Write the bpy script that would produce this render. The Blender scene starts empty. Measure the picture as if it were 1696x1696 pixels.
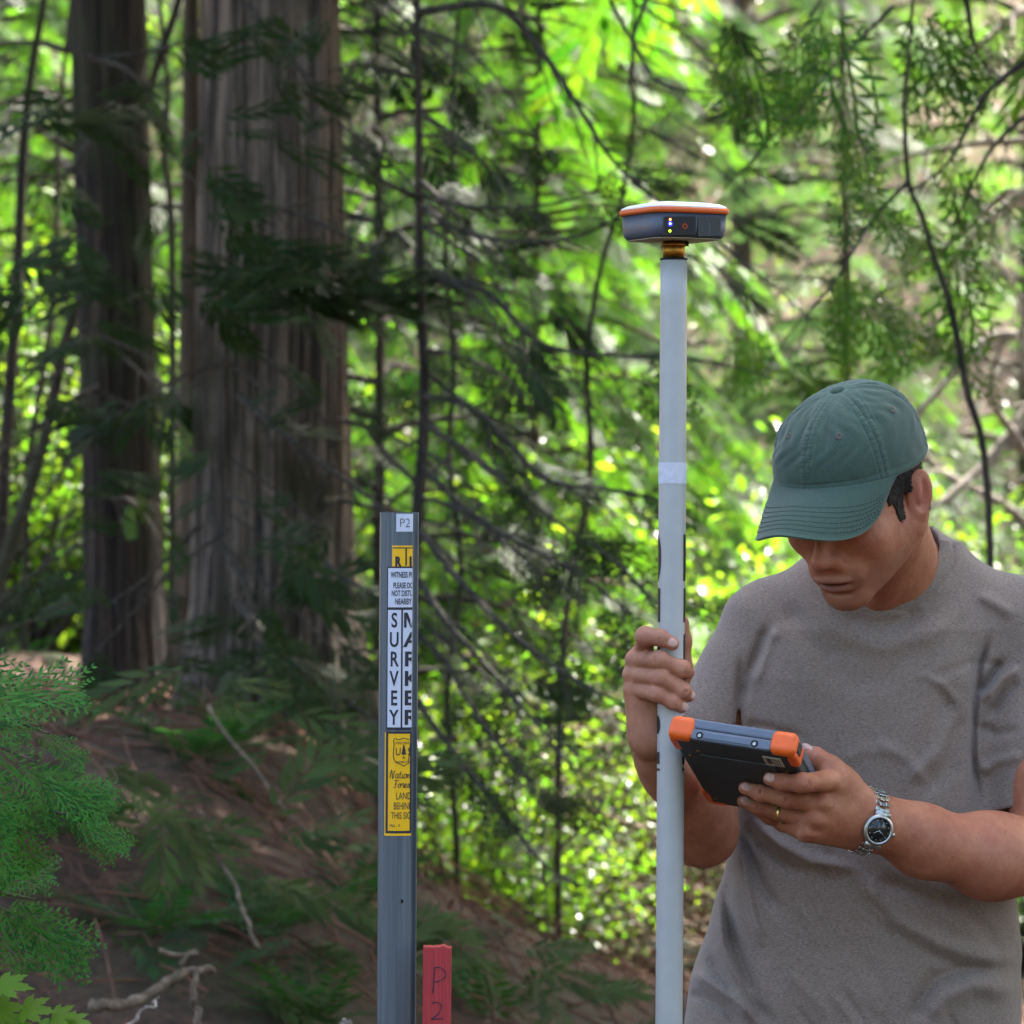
import bpy, bmesh, math, random
import numpy as np
from mathutils import Vector, Matrix
R = math.radians
random.seed(7); rng = np.random.default_rng(11)
scene = bpy.context.scene
col = scene.collection

# ---------------------------------------------------------------- camera, sky, sun, exposure
CAM_H = 1.6
K = 1.27 / 5.0 / 1696.0            # metres per photograph pixel per metre of distance
cam_d = bpy.data.cameras.new('camera'); cam = bpy.data.objects.new('camera', cam_d); col.objects.link(cam)
cam.location = (0, 0, CAM_H); cam.rotation_euler = (R(90), 0, 0)
cam_d.sensor_width = 36; cam_d.lens = 36 * 5.0 / 1.27; cam_d.clip_start = 0.1; cam_d.clip_end = 600
cam_d.dof.use_dof = True; cam_d.dof.focus_distance = 4.78; cam_d.dof.aperture_fstop = 10.5
scene.camera = cam
SUN_EL, SUN_AZ = 52.0, 34.0        # azimuth from +Y towards +X: the sun stands behind and to the right
w = bpy.data.worlds.new('World'); scene.world = w; w.use_nodes = True
nt = w.node_tree
sky = nt.nodes.new('ShaderNodeTexSky'); sky.sky_type = 'NISHITA'; sky.sun_disc = False
sky.sun_elevation = R(SUN_EL); sky.sun_rotation = R(SUN_AZ)
sky.dust_density = 3.5; sky.ozone_density = 0.3; sky.air_density = 0.9
bg = nt.nodes['Background']; nt.links.new(sky.outputs[0], bg.inputs[0]); bg.inputs[1].default_value = 0.15
sd = bpy.data.lights.new('sun', 'SUN'); sd.energy = 3.9; sd.angle = R(0.53); sd.color = (1, 0.95, 0.86)
sun = bpy.data.objects.new('sun', sd); col.objects.link(sun)
SD = Vector((math.sin(R(SUN_AZ)) * math.cos(R(SUN_EL)), math.cos(R(SUN_AZ)) * math.cos(R(SUN_EL)), math.sin(R(SUN_EL))))
sun.rotation_euler = SD.to_track_quat('Z', 'Y').to_euler()
scene.view_settings.view_transform = 'Standard'; scene.view_settings.look = 'None'
scene.view_settings.exposure = 2.75; scene.view_settings.gamma = 1.0
scene.render.engine = 'CYCLES'
cy = scene.cycles
cy.max_bounces = 8; cy.diffuse_bounces = 4; cy.glossy_bounces = 3; cy.transmission_bounces = 6; cy.transparent_max_bounces = 4
cy.sample_clamp_indirect = 6.0; cy.use_denoising = True; cy.caustics_reflective = False; cy.caustics_refractive = False
scene.render.film_transparent = False

def P(px, py, Y):                  # a photograph pixel at distance Y -> a point in the place
    return np.array(((px - 848) * K * Y, Y, CAM_H - (py - 848) * K * Y))

# ---------------------------------------------------------------- materials
def new_mat(name):
    m = bpy.data.materials.new(name); m.use_nodes = True
    return m, m.node_tree, m.node_tree.nodes['Principled BSDF']
def N(nt, t, **kw):
    n = nt.nodes.new(t)
    for k, v in kw.items():
        if k in n.inputs.keys(): n.inputs[k].default_value = v
        else: setattr(n, k, v)
    return n
def ramp(nt, stops):
    r = nt.nodes.new('ShaderNodeValToRGB'); e = r.color_ramp.elements
    while len(e) < len(stops): e.new(0.5)
    for i, (p, c) in enumerate(stops):
        e[i].position = p; e[i].color = (*c, 1) if len(c) == 3 else c
    return r
def simple(name, c, rough=0.5, metal=0.0, noise=0.0, scale=40, bump=0.0, bscale=200, spec=0.5, coat=0.0):
    m, nt, b = new_mat(name)
    b.inputs['Base Color'].default_value = (*c, 1); b.inputs['Roughness'].default_value = rough
    b.inputs['Metallic'].default_value = metal; b.inputs['Specular IOR Level'].default_value = spec
    b.inputs['Coat Weight'].default_value = coat
    tc = N(nt, 'ShaderNodeTexCoord')
    if noise:
        t = N(nt, 'ShaderNodeTexNoise', Scale=scale, Detail=6.0); nt.links.new(tc.outputs['Object'], t.inputs['Vector'])
        r = ramp(nt, [(0.3, tuple(x * (1 - noise) for x in c)), (0.7, tuple(min(1, x * (1 + noise)) for x in c))])
        nt.links.new(t.outputs['Fac'], r.inputs[0]); nt.links.new(r.outputs[0], b.inputs['Base Color'])
    if bump:
        t2 = N(nt, 'ShaderNodeTexNoise', Scale=bscale, Detail=4.0); nt.links.new(tc.outputs['Object'], t2.inputs['Vector'])
        bp = N(nt, 'ShaderNodeBump', Strength=bump, Distance=0.002)
        nt.links.new(t2.outputs['Fac'], bp.inputs['Height']); nt.links.new(bp.outputs[0], b.inputs['Normal'])
    return m
def leaf_mat(name, c, tr, mixf=0.5, rough=0.35, var=0.35, spec=0.5, huevar=0.03):
    m, nt, b = new_mat(name)
    geo = N(nt, 'ShaderNodeNewGeometry')
    oi = N(nt, 'ShaderNodeObjectInfo')
    add = N(nt, 'ShaderNodeMath', operation='ADD'); nt.links.new(geo.outputs['Random Per Island'], add.inputs[0]); nt.links.new(oi.outputs['Random'], add.inputs[1])
    fr = N(nt, 'ShaderNodeMath', operation='FRACT'); nt.links.new(add.outputs[0], fr.inputs[0])
    mr = N(nt, 'ShaderNodeMapRange'); mr.inputs[3].default_value = 1 - var; mr.inputs[4].default_value = 1 + var
    nt.links.new(fr.outputs[0], mr.inputs[0])
    mh = N(nt, 'ShaderNodeMapRange'); mh.inputs[3].default_value = 0.5 - huevar; mh.inputs[4].default_value = 0.5 + huevar
    nt.links.new(geo.outputs['Random Per Island'], mh.inputs[0])
    def hs(c):
        h = N(nt, 'ShaderNodeHueSaturation'); h.inputs['Color'].default_value = (*c, 1)
        nt.links.new(mr.outputs[0], h.inputs['Value']); nt.links.new(mh.outputs[0], h.inputs['Hue']); return h
    h1, h2 = hs(c), hs(tr)
    nt.links.new(h1.outputs[0], b.inputs['Base Color']); b.inputs['Roughness'].default_value = rough
    b.inputs['Specular IOR Level'].default_value = spec
    t = N(nt, 'ShaderNodeBsdfTranslucent'); nt.links.new(h2.outputs[0], t.inputs['Color'])
    mx = N(nt, 'ShaderNodeMixShader'); mx.inputs[0].default_value = mixf
    nt.links.new(b.outputs[0], mx.inputs[1]); nt.links.new(t.outputs[0], mx.inputs[2])
    nt.links.new(mx.outputs[0], nt.nodes['Material Output'].inputs[0])
    return m
def bark_mat(name, dark, light, sx=26, sz=1.6, bump=0.6, moss=None):
    m, nt, b = new_mat(name)
    tc = N(nt, 'ShaderNodeTexCoord'); mp = N(nt, 'ShaderNodeMapping'); mp.inputs['Scale'].default_value = (sx, sx, sz)
    nt.links.new(tc.outputs['Object'], mp.inputs[0])
    t = N(nt, 'ShaderNodeTexNoise', Scale=1.0, Detail=8.0, Roughness=0.65, Distortion=0.6); nt.links.new(mp.outputs[0], t.inputs['Vector'])
    r = ramp(nt, [(0.41, dark), (0.5, tuple((a + c) / 2.6 for a, c in zip(dark, light))), (0.60, light)])
    nt.links.new(t.outputs['Fac'], r.inputs[0]); outc = r.outputs[0]
    if moss:
        t3 = N(nt, 'ShaderNodeTexNoise', Scale=2.3, Detail=5.0); nt.links.new(tc.outputs['Object'], t3.inputs['Vector'])
        r3 = ramp(nt, [(0.52, (0, 0, 0)), (0.62, (1, 1, 1))]); nt.links.new(t3.outputs['Fac'], r3.inputs[0])
        mx = N(nt, 'ShaderNodeMix', data_type='RGBA'); nt.links.new(r3.outputs[0], mx.inputs[0]); nt.links.new(outc, mx.inputs[6]); mx.inputs[7].default_value = (*moss, 1)
        outc = mx.outputs[2]
    nt.links.new(outc, b.inputs['Base Color']); b.inputs['Roughness'].default_value = 0.85
    bp = N(nt, 'ShaderNodeBump', Strength=bump, Distance=0.03); nt.links.new(t.outputs['Fac'], bp.inputs['Height']); nt.links.new(bp.outputs[0], b.inputs['Normal'])
    return m

# ---------------------------------------------------------------- mesh helpers
def tag(o, label=None, cat=None, group=None, kind=None):
    if label: o['label'] = label
    if cat: o['category'] = cat
    if group: o['group'] = group
    if kind: o['kind'] = kind
    return o
def thing(name, loc, label, cat, group=None):
    o = bpy.data.objects.new(name, None); col.objects.link(o); o.location = loc; o.empty_display_size = 0.1
    return tag(o, label, cat, group)
def root_of(o):
    m = Vector((0, 0, 0))
    while o is not None:
        m += Vector(o.location); o = o.parent
    return m
def put(name, me, mat, parent=None):
    """link a mesh given in place coordinates as one object under its parent"""
    o = bpy.data.objects.new(name, me); col.objects.link(o)
    if mat is not None and not me.materials:
        for mm in (mat if isinstance(mat, (list, tuple)) else [mat]): me.materials.append(mm)
    if parent is not None:
        off = Vector((0, 0, 0)); q = parent
        while q is not None:
            if q.type == 'EMPTY': off += Vector(q.location)
            q = q.parent
        o.parent = parent
        if parent.type == 'EMPTY':
            o.matrix_parent_inverse = Matrix.Translation(-Vector(off))
        # a mesh parent sits at the place's origin once its own inverse is applied
    return o
def mesh_np(name, V, faces, smooth=True):
    """faces: list of integer arrays (n,3) or (n,4)"""
    me = bpy.data.meshes.new(name)
    V = np.asarray(V, dtype=np.float32)
    faces = [np.asarray(f, dtype=np.int32) for f in faces if len(f)]
    nl = sum(f.size for f in faces); npoly = sum(len(f) for f in faces)
    me.vertices.add(len(V)); me.vertices.foreach_set('co', V.ravel())
    me.loops.add(nl); me.loops.foreach_set('vertex_index', np.concatenate([f.ravel() for f in faces]))
    tot = np.concatenate([np.full(len(f), f.shape[1], np.int32) for f in faces])
    st = np.concatenate([[0], np.cumsum(tot)[:-1]]).astype(np.int32)
    me.polygons.add(npoly); me.polygons.foreach_set('loop_start', st); me.polygons.foreach_set('loop_total', tot)
    me.polygons.foreach_set('use_smooth', np.full(npoly, smooth))
    me.update(calc_edges=True); me.validate(verbose=False)
    return me
class MB:
    """collects simple shapes into one mesh"""
    def __init__(s): s.V = []; s.Q = []; s.T = []; s.n = 0
    def add(s, V, Q=None, T=None):
        V = np.asarray(V, float)
        if Q is not None and len(Q): s.Q.append(np.asarray(Q, int) + s.n)
        if T is not None and len(T): s.T.append(np.asarray(T, int) + s.n)
        s.V.append(V); s.n += len(V); return s
    def tube(s, pts, rad, sides=8, cap=True):
        pts = np.asarray(pts, float); n = len(pts)
        rad = np.full(n, rad) if np.isscalar(rad) else np.asarray(rad, float)
        t = np.gradient(pts, axis=0); t /= np.linalg.norm(t, axis=1)[:, None] + 1e-9
        up = np.array((0, 0, 1.0)) if abs(t[0][2]) < 0.9 else np.array((0, 1.0, 0))
        V = []
        a = np.arange(sides) * 2 * math.pi / sides
        x = np.cross(up, t[0]); x /= np.linalg.norm(x)
        for i in range(n):
            x = x - t[i] * np.dot(x, t[i]); x /= np.linalg.norm(x) + 1e-9; y = np.cross(t[i], x)
            V.append(pts[i] + rad[i] * (np.cos(a)[:, None] * x + np.sin(a)[:, None] * y))
        V = np.concatenate(V); Q = []
        for i in range(n - 1):
            for j in range(sides):
                k = (j + 1) % sides
                Q.append((i * sides + j, i * sides + k, (i + 1) * sides + k, (i + 1) * sides + j))
        T = []
        if cap:
            V = np.vstack([V, pts[0], pts[-1]]); c0 = n * sides
            for j in range(sides):
                k = (j + 1) % sides
                T.append((c0, k, j)); T.append((c0 + 1, (n - 1) * sides + j, (n - 1) * sides + k))
        return s.add(V, Q, T)
    def box(s, c, size, M=None):
        x, y, z = np.array(size) / 2
        V = np.array([(i, j, k) for i in (-x, x) for j in (-y, y) for k in (-z, z)])
        if M is not None: V = V @ np.asarray(M).T
        V = V + np.asarray(c)
        return s.add(V, [(0, 1, 3, 2), (4, 6, 7, 5), (0, 4, 5, 1), (2, 3, 7, 6), (0, 2, 6, 4), (1, 5, 7, 3)])
    def build(s, name, mat, parent=None, smooth=True):
        me = mesh_np(name, np.concatenate(s.V), ([np.concatenate(s.Q)] if s.Q else []) + ([np.concatenate(s.T)] if s.T else []), smooth)
        return put(name, me, mat, parent)
def bevelled(o, width=0.002, seg=3, angle=40):
    b = o.modifiers.new('bevel', 'BEVEL'); b.width = width; b.segments = seg; b.limit_method = 'ANGLE'; b.angle_limit = R(angle)
    return o
def resample(pts, n):
    pts = np.asarray(pts, float)
    # Catmull-Rom through the points
    Q = np.vstack([2 * pts[0] - pts[1], pts, 2 * pts[-1] - pts[-2]])
    out = []
    m = len(pts) - 1
    for u in np.linspace(0, m, n):
        i = min(int(u), m - 1); t = u - i
        p0, p1, p2, p3 = Q[i], Q[i + 1], Q[i + 2], Q[i + 3]
        out.append(0.5 * (2 * p1 + (p2 - p0) * t + (2 * p0 - 5 * p1 + 4 * p2 - p3) * t * t + (3 * p1 - p0 - 3 * p2 + p3) * t ** 3))
    return np.array(out)

# ---------------------------------------------------------------- smooth solid modelling (signed distances -> one skin)
class Solid:
    def __init__(s): s.ops = []
    def rc(s, a, b, ra, rb, k=0.01, mode='u'):
        a = np.asarray(a, float); b = np.asarray(b, float); ab = b - a; L2 = ab @ ab + 1e-12
        def f(p):
            q = p - a; t = np.clip(q @ ab / L2, 0, 1)
            return np.sqrt(((q - t[:, None] * ab) ** 2).sum(1)) - (ra + (rb - ra) * t)
        s.ops.append((f, k, mode, (a + b) / 2, np.sqrt(L2) / 2 + max(ra, rb))); return s
    def chain(s, pts, rad, k=0.004):
        for i in range(len(pts) - 1): s.rc(pts[i], pts[i + 1], rad[i], rad[i + 1], k)
        return s
    def ell(s, c, r, M=None, k=0.01, mode='u'):
        c = np.asarray(c, float); r = np.asarray(r, float)
        def f(p):
            q = p - c
            if M is not None: q = q @ M          # M columns are the axes
            k0 = np.sqrt(((q / r) ** 2).sum(1)) + 1e-9; k1 = np.sqrt(((q / r ** 2) ** 2).sum(1)) + 1e-9
            return k0 * (k0 - 1) / k1
        s.ops.append((f, k, mode, c, r.max())); return s
    def fn(s, f, k=0.01, mode='u', c=None, rad=None): s.ops.append((f, k, mode, c, rad)); return s
    def ev(s, p, cull=True):
        D = np.full(len(p), 0.5)
        for f, k, mode, c, rad in s.ops:
            if cull and c is not None and rad is not None:
                sel = np.nonzero(((p - c) ** 2).sum(1) < (rad + 0.04 + k) ** 2)[0]
                if not len(sel): continue
            else: sel = slice(None)
            d = f(p[sel]); e = D[sel]
            if mode == 'u':
                h = np.clip(k - np.abs(e - d), 0, None) / k; D[sel] = np.minimum(e, d) - h * h * k * 0.25
            elif mode == 's':
                d = -d; h = np.clip(k - np.abs(e - d), 0, None) / k; D[sel] = np.maximum(e, d) + h * h * k * 0.25
            elif mode == 'i':
                h = np.clip(k - np.abs(e - d), 0, None) / k; D[sel] = np.maximum(e, d) + h * h * k * 0.25
            elif mode == 'd': D[sel] = e + d      # displacement
        return D
    def mesh(s, lo, hi, h, name, B=10, proj=2):
        lo = np.asarray(lo, float); nb = np.ceil((np.asarray(hi) - lo) / (h * B)).astype(int); n = nb * B + 1
        G = np.full(n, 1.0, np.float32)
        ix = np.stack(np.meshgrid(*[np.arange(k) for k in nb], indexing='ij'), -1).reshape(-1, 3)
        cen = lo + (ix + 0.5) * h * B
        dc = s.ev(cen, cull=False); half = h * B * 0.87
        off = np.stack(np.meshgrid(*[np.arange(B + 1)] * 3, indexing='ij'), -1).reshape(-1, 3)
        inside = np.nonzero(dc < -half * 1.6)[0]
        for i in inside:
            a = ix[i] * B; G[a[0]:a[0] + B + 1, a[1]:a[1] + B + 1, a[2]:a[2] + B + 1] = -1
        keep = np.nonzero(np.abs(dc) <= half * 1.6 + 0.004)[0]
        for j in range(0, len(keep), 200):
            ks = keep[j:j + 200]
            pts = (ix[ks] * B)[:, None, :] + off[None]
            d = s.ev(lo + pts.reshape(-1, 3) * h).reshape(len(ks), -1)
            pts = pts.reshape(-1, 3); G[pts[:, 0], pts[:, 1], pts[:, 2]] = d.ravel()
        S = (G < 0).astype(np.uint8)
        C = S[:-1, :-1, :-1] + S[1:, :-1, :-1] + S[:-1, 1:, :-1] + S[1:, 1:, :-1] + S[:-1, :-1, 1:] + S[1:, :-1, 1:] + S[:-1, 1:, 1:] + S[1:, 1:, 1:]
        act = np.argwhere((C > 0) & (C < 8)); del C
        idx = np.full(tuple(n - 1), -1, np.int32); idx[act[:, 0], act[:, 1], act[:, 2]] = np.arange(len(act))
        cn = np.array([(i, j, k) for i in (0, 1) for j in (0, 1) for k in (0, 1)])
        vals = np.stack([G[act[:, 0] + c[0], act[:, 1] + c[1], act[:, 2] + c[2]] for c in cn], 1).astype(float)
        acc = np.zeros((len(act), 3)); cnt = np.zeros(len(act))
        for a in range(8):
            for b in range(a + 1, 8):
                if np.abs(cn[a] - cn[b]).sum() == 1:
                    m = (vals[:, a] < 0) != (vals[:, b] < 0)
                    t = vals[m, a] / (vals[m, a] - vals[m, b])
                    acc[m] += cn[a] + t[:, None] * (cn[b] - cn[a]); cnt[m] += 1
        V = lo + (act + acc / cnt[:, None]) * h
        Q = []
        for ax in range(3):
            e = np.eye(3, dtype=int)[ax]; u, v = np.eye(3, dtype=int)[(ax + 1) % 3], np.eye(3, dtype=int)[(ax + 2) % 3]
            sl0 = tuple(slice(1 if i != ax else 0, n[i] - 1) for i in range(3))
            sl1 = tuple(slice(1, n[i] - 1) if i != ax else slice(1, n[i]) for i in range(3))
            A, Bq = S[sl0], S[sl1]
            g = np.argwhere(A != Bq); org = np.array([1 if i != ax else 0 for i in range(3)])
            g0 = g + org; flip = A[g[:, 0], g[:, 1], g[:, 2]] == 0
            def id_(q): return idx[q[:, 0], q[:, 1], q[:, 2]]
            q = np.stack([id_(g0 - u - v), id_(g0 - v), id_(g0), id_(g0 - u)], 1)
            q[flip] = q[flip][:, ::-1]
            Q.append(q)
        Q = np.concatenate(Q); Q = Q[(Q >= 0).all(1)]
        for _ in range(proj):
            e = h * 0.5; d0 = s.ev(V)
            g = np.stack([s.ev(V + np.eye(3)[i] * e) - s.ev(V - np.eye(3)[i] * e) for i in range(3)], 1) / (2 * e)
            gn = (g ** 2).sum(1) + 1e-9
            st = (d0 / gn)[:, None] * g
            L = np.linalg.norm(st, axis=1); st *= (np.clip(L, 0, h * 0.7) / (L + 1e-12))[:, None]
            V = V - st
        return mesh_np(name, V, [Q])
def set_attr(me, name, vals):
    a = me.attributes.new(name, 'FLOAT', 'POINT'); a.data.foreach_set('value', np.asarray(vals, np.float32))
def verts_of(me):
    v = np.empty(len(me.vertices) * 3, np.float32); me.vertices.foreach_get('co', v); return v.reshape(-1, 3).astype(float)
# ---------------------------------------------------------------- materials used
def skin_material():
    m, nt, b = new_mat('skin')
    tc = N(nt, 'ShaderNodeTexCoord')
    t = N(nt, 'ShaderNodeTexNoise', Scale=14.0, Detail=5.0); nt.links.new(tc.outputs['Object'], t.inputs['Vector'])
    r = ramp(nt, [(0.3, (0.32, 0.122, 0.060)), (0.7, (0.44, 0.190, 0.104))]); nt.links.new(t.outputs['Fac'], r.inputs[0])
    t2 = N(nt, 'ShaderNodeTexNoise', Scale=160.0, Detail=2.0); nt.links.new(tc.outputs['Object'], t2.inputs['Vector'])
    r2 = ramp(nt, [(0.26, (0.75, 0.7, 0.68)), (0.36, (1, 1, 1))]); nt.links.new(t2.outputs['Fac'], r2.inputs[0])
    mu = N(nt, 'ShaderNodeMix', data_type='RGBA', blend_type='MULTIPLY'); mu.inputs[0].default_value = 1.0
    nt.links.new(r.outputs[0], mu.inputs[6]); nt.links.new(r2.outputs[0], mu.inputs[7])
    c = mu.outputs[2]
    t4 = N(nt, 'ShaderNodeTexNoise', Scale=38.0, Detail=4.0, Roughness=.7); nt.links.new(tc.outputs['Object'], t4.inputs['Vector'])
    r4 = ramp(nt, [(0.38, (1.08, 1.04, 1.02)), (0.62, (0.90, 0.74, 0.70))]); nt.links.new(t4.outputs['Fac'], r4.inputs[0])
    mu2 = N(nt, 'ShaderNodeMix', data_type='RGBA', blend_type='MULTIPLY'); mu2.inputs[0].default_value = 1.0
    nt.links.new(c, mu2.inputs[6]); nt.links.new(r4.outputs[0], mu2.inputs[7]); c = mu2.outputs[2]
    for at, cc, f in (('red', (0.52, 0.17, 0.12), 0.75), ('lip', (0.24, 0.065, 0.055), 0.85), ('nail', (0.56, 0.33, 0.27), 1.0), ('stubble', (0.19, 0.085, 0.05), 0.7), ('pale', (0.62, 0.40, 0.30), 0.8)):
        a = N(nt, 'ShaderNodeAttribute', attribute_name=at); mm = N(nt, 'ShaderNodeMath', operation='MULTIPLY'); mm.inputs[1].default_value = f
        nt.links.new(a.outputs['Fac'], mm.inputs[0])
        mx = N(nt, 'ShaderNodeMix', data_type='RGBA'); nt.links.new(mm.outputs[0], mx.inputs[0]); nt.links.new(c, mx.inputs[6]); mx.inputs[7].default_value = (*cc, 1)
        c = mx.outputs[2]
    nt.links.new(c, b.inputs['Base Color']); b.inputs['Roughness'].default_value = 0.56; b.inputs['Specular IOR Level'].default_value = 0.35
    b.inputs['Subsurface Weight'].default_value = 0.06; b.inputs['Subsurface Radius'].default_value = (0.9, 0.3, 0.15); b.inputs['Subsurface Scale'].default_value = 0.008
    v = N(nt, 'ShaderNodeTexVoronoi', Scale=900.0); nt.links.new(tc.outputs['Object'], v.inputs['Vector'])
    t3 = N(nt, 'ShaderNodeTexNoise', Scale=90.0, Detail=4.0); nt.links.new(tc.outputs['Object'], t3.inputs['Vector'])
    ad = N(nt, 'ShaderNodeMath', operation='MULTIPLY_ADD'); nt.links.new(v.outputs['Distance'], ad.inputs[0]); ad.inputs[1].default_value = 0.25; nt.links.new(t3.outputs['Fac'], ad.inputs[2])
    bp = N(nt, 'ShaderNodeBump', Strength=0.6, Distance=0.0018); nt.links.new(ad.outputs[0], bp.inputs['Height']); nt.links.new(bp.outputs[0], b.inputs['Normal'])
    return m
def cloth_material(name, c1, c2, sx, sz, scale=1.0, bump=0.25, weave=0.0):
    m, nt, b = new_mat(name)
    tc = N(nt, 'ShaderNodeTexCoord'); mp = N(nt, 'ShaderNodeMapping'); mp.inputs['Scale'].default_value = (sx, sx, sz)
    nt.links.new(tc.outputs['Object'], mp.inputs[0])
    t = N(nt, 'ShaderNodeTexNoise', Scale=scale, Detail=5.0, Roughness=0.75); nt.links.new(mp.outputs[0], t.inputs['Vector'])
    r = ramp(nt, [(0.33, c1), (0.66, c2)]); nt.links.new(t.outputs['Fac'], r.inputs[0]); out = r.outputs[0]
    t.inputs['Detail'].default_value = 3.0
    a = N(nt, 'ShaderNodeAttribute', attribute_name='wear')
    mx = N(nt, 'ShaderNodeMix', data_type='RGBA'); nt.links.new(a.outputs['Fac'], mx.inputs[0]); nt.links.new(out, mx.inputs[6])
    mx.inputs[7].default_value = (*[min(1, x * 1.9 + 0.01) for x in c2], 1)
    nt.links.new(mx.outputs[2], b.inputs['Base Color']); b.inputs['Roughness'].default_value = 0.9; b.inputs['Specular IOR Level'].default_value = 0.15
    b.inputs['Sheen Weight'].default_value = 0.25; b.inputs['Sheen Roughness'].default_value = 0.5
    bp = N(nt, 'ShaderNodeBump', Strength=bump, Distance=0.001); nt.links.new(t.outputs['Fac'], bp.inputs['Height']); nt.links.new(bp.outputs[0], b.inputs['Normal'])
    return m
M = {}
M['skin'] = skin_material()
M['shirt'] = cloth_material('heather_tshirt', (0.140, 0.098, 0.077), (0.290, 0.220, 0.180), 260, 1000)
M['cap'] = cloth_material('washed_green_twill', (0.042, 0.070, 0.052), (0.066, 0.104, 0.080), 500, 500, bump=0.3)
M['stitch'] = simple('dark_thread', (0.022, 0.042, 0.034), 0.9)
M['eyelet'] = simple('eyelet_thread', (0.10, 0.075, 0.055), 0.7)
M['trousers'] = cloth_material('dark_denim', (0.02, 0.025, 0.035), (0.05, 0.06, 0.08), 600, 600)
M['boot'] = simple('boot_leather', (0.06, 0.035, 0.02), 0.6, noise=0.4)
M['hair'] = simple('dark_hair', (0.016, 0.009, 0.005), 0.7, noise=0.5, scale=300, bump=0.8, bscale=700)
M['pole'] = simple('pole_paint', (0.42, 0.415, 0.405), 0.34, 0.0, noise=0.05, scale=30, bump=0.05, bscale=60)
M['mark'] = simple('black_print', (0.008, 0.008, 0.010), 0.5)
M['tape'] = simple('white_tape', (0.60, 0.60, 0.68), 0.5, noise=0.12, scale=120, bump=0.5, bscale=300)
M['white'] = simple('white_plastic', (0.8, 0.82, 0.85), 0.3)
M['orange'] = simple('orange_rubber', (0.80, 0.115, 0.008), 0.45, noise=0.06, scale=60, bump=0.08, bscale=900)
M['orange2'] = simple('orange_gasket', (0.62, 0.10, 0.012), 0.45)
M['grey'] = simple('blue_grey_plastic', (0.105, 0.125, 0.165), 0.5, noise=0.05, bump=0.08, bscale=1500)
M['graphite'] = simple('dark_grey_plastic', (0.024, 0.028, 0.029), 0.6, noise=0.12, scale=200, bump=0.15, bscale=1500)
M['housing'] = simple('slate_housing', (0.060, 0.072, 0.098), 0.42, noise=0.06, bump=0.06, bscale=900)
M['black'] = simple('black_gloss', (0.005, 0.005, 0.006), 0.45, spec=.3)
M['screen'] = simple('dark_screen', (0.01, 0.012, 0.014), 0.1)
M['brass'] = simple('brass', (0.34, 0.16, 0.025), 0.38, 1.0, noise=0.2, scale=80)
M['steel'] = simple('steel', (0.55, 0.55, 0.54), 0.24, 1.0)
M['steel2'] = simple('brushed_steel', (0.42, 0.42, 0.40), 0.38, 1.0)
M['gold'] = simple('ring_gold', (0.62, 0.42, 0.16), 0.25, 1.0)
M['sticker'] = simple('pale_label', (0.48, 0.47, 0.36), 0.5)
M['redwood'] = None
def emis(name, c, s):
    m, nt, b = new_mat(name); b.inputs['Base Color'].default_value = (*c, 1); b.inputs['Emission Color'].default_value = (*c, 1); b.inputs['Emission Strength'].default_value = s; return m
M['led_halo'] = emis('blue_led_halo', (0.01, 0.02, 1.0), 1.2); M['led_core'] = emis('blue_led_core', (0.35, 0.4, 1.0), 2.5); M['led_red'] = emis('red_led', (1.0, 0.12, 0.03), 2.5); M['led_green'] = emis('yellow_green_led', (0.5, 0.85, 0.02), 1.2)
M['power'] = simple('power_print', (0.55, 0.07, 0.01), 0.5)
def streak_mat(name, c1, c2, sx, sz, rough=0.5, metal=0.0, chips=None):
    m, nt, b = new_mat(name)
    tc = N(nt, 'ShaderNodeTexCoord'); mp = N(nt, 'ShaderNodeMapping'); mp.inputs['Scale'].default_value = (sx, sx, sz)
    nt.links.new(tc.outputs['Object'], mp.inputs[0])
    t = N(nt, 'ShaderNodeTexNoise', Scale=1.0, Detail=6.0, Roughness=0.6); nt.links.new(mp.outputs[0], t.inputs['Vector'])
    r = ramp(nt, [(0.35, c1), (0.65, c2)]); nt.links.new(t.outputs['Fac'], r.inputs[0]); out = r.outputs[0]
    if chips:
        t3 = N(nt, 'ShaderNodeTexNoise', Scale=1.0, Detail=8.0, Roughness=0.8); mp2 = N(nt, 'ShaderNodeMapping'); mp2.inputs['Scale'].default_value = (300, 300, 40); nt.links.new(tc.outputs['Object'], mp2.inputs[0]); nt.links.new(mp2.outputs[0], t3.inputs['Vector'])
        r3 = ramp(nt, [(0.70, (0, 0, 0)), (0.74, (1, 1, 1))]); nt.links.new(t3.outputs['Fac'], r3.inputs[0])
        mx = N(nt, 'ShaderNodeMix', data_type='RGBA'); nt.links.new(r3.outputs[0], mx.inputs[0]); nt.links.new(out, mx.inputs[6]); mx.inputs[7].default_value = (*chips, 1); out = mx.outputs[2]
    nt.links.new(out, b.inputs['Base Color']); b.inputs['Roughness'].default_value = rough; b.inputs['Metallic'].default_value = metal
    bp = N(nt, 'ShaderNodeBump', Strength=0.25, Distance=0.001); nt.links.new(t.outputs['Fac'], bp.inputs['Height']); nt.links.new(bp.outputs[0], b.inputs['Normal'])
    return m
M['post'] = streak_mat('grey_fibreglass', (0.065, 0.080, 0.096), (0.120, 0.140, 0.155), 260, 3, 0.36)
M['redwood'] = streak_mat('red_painted_wood', (0.30, 0.016, 0.022), (0.46, 0.035, 0.04), 420, 8, 0.55, chips=(0.62, 0.35, 0.3))
M['st_white'] = simple('white_sticker', (0.58, 0.58, 0.68), 0.4); M['st_yellow'] = simple('yellow_sticker', (0.86, 0.46, 0.0), 0.4, noise=0.05); M['ink'] = simple('sticker_ink', (0.012, 0.012, 0.025), 0.4)
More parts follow.
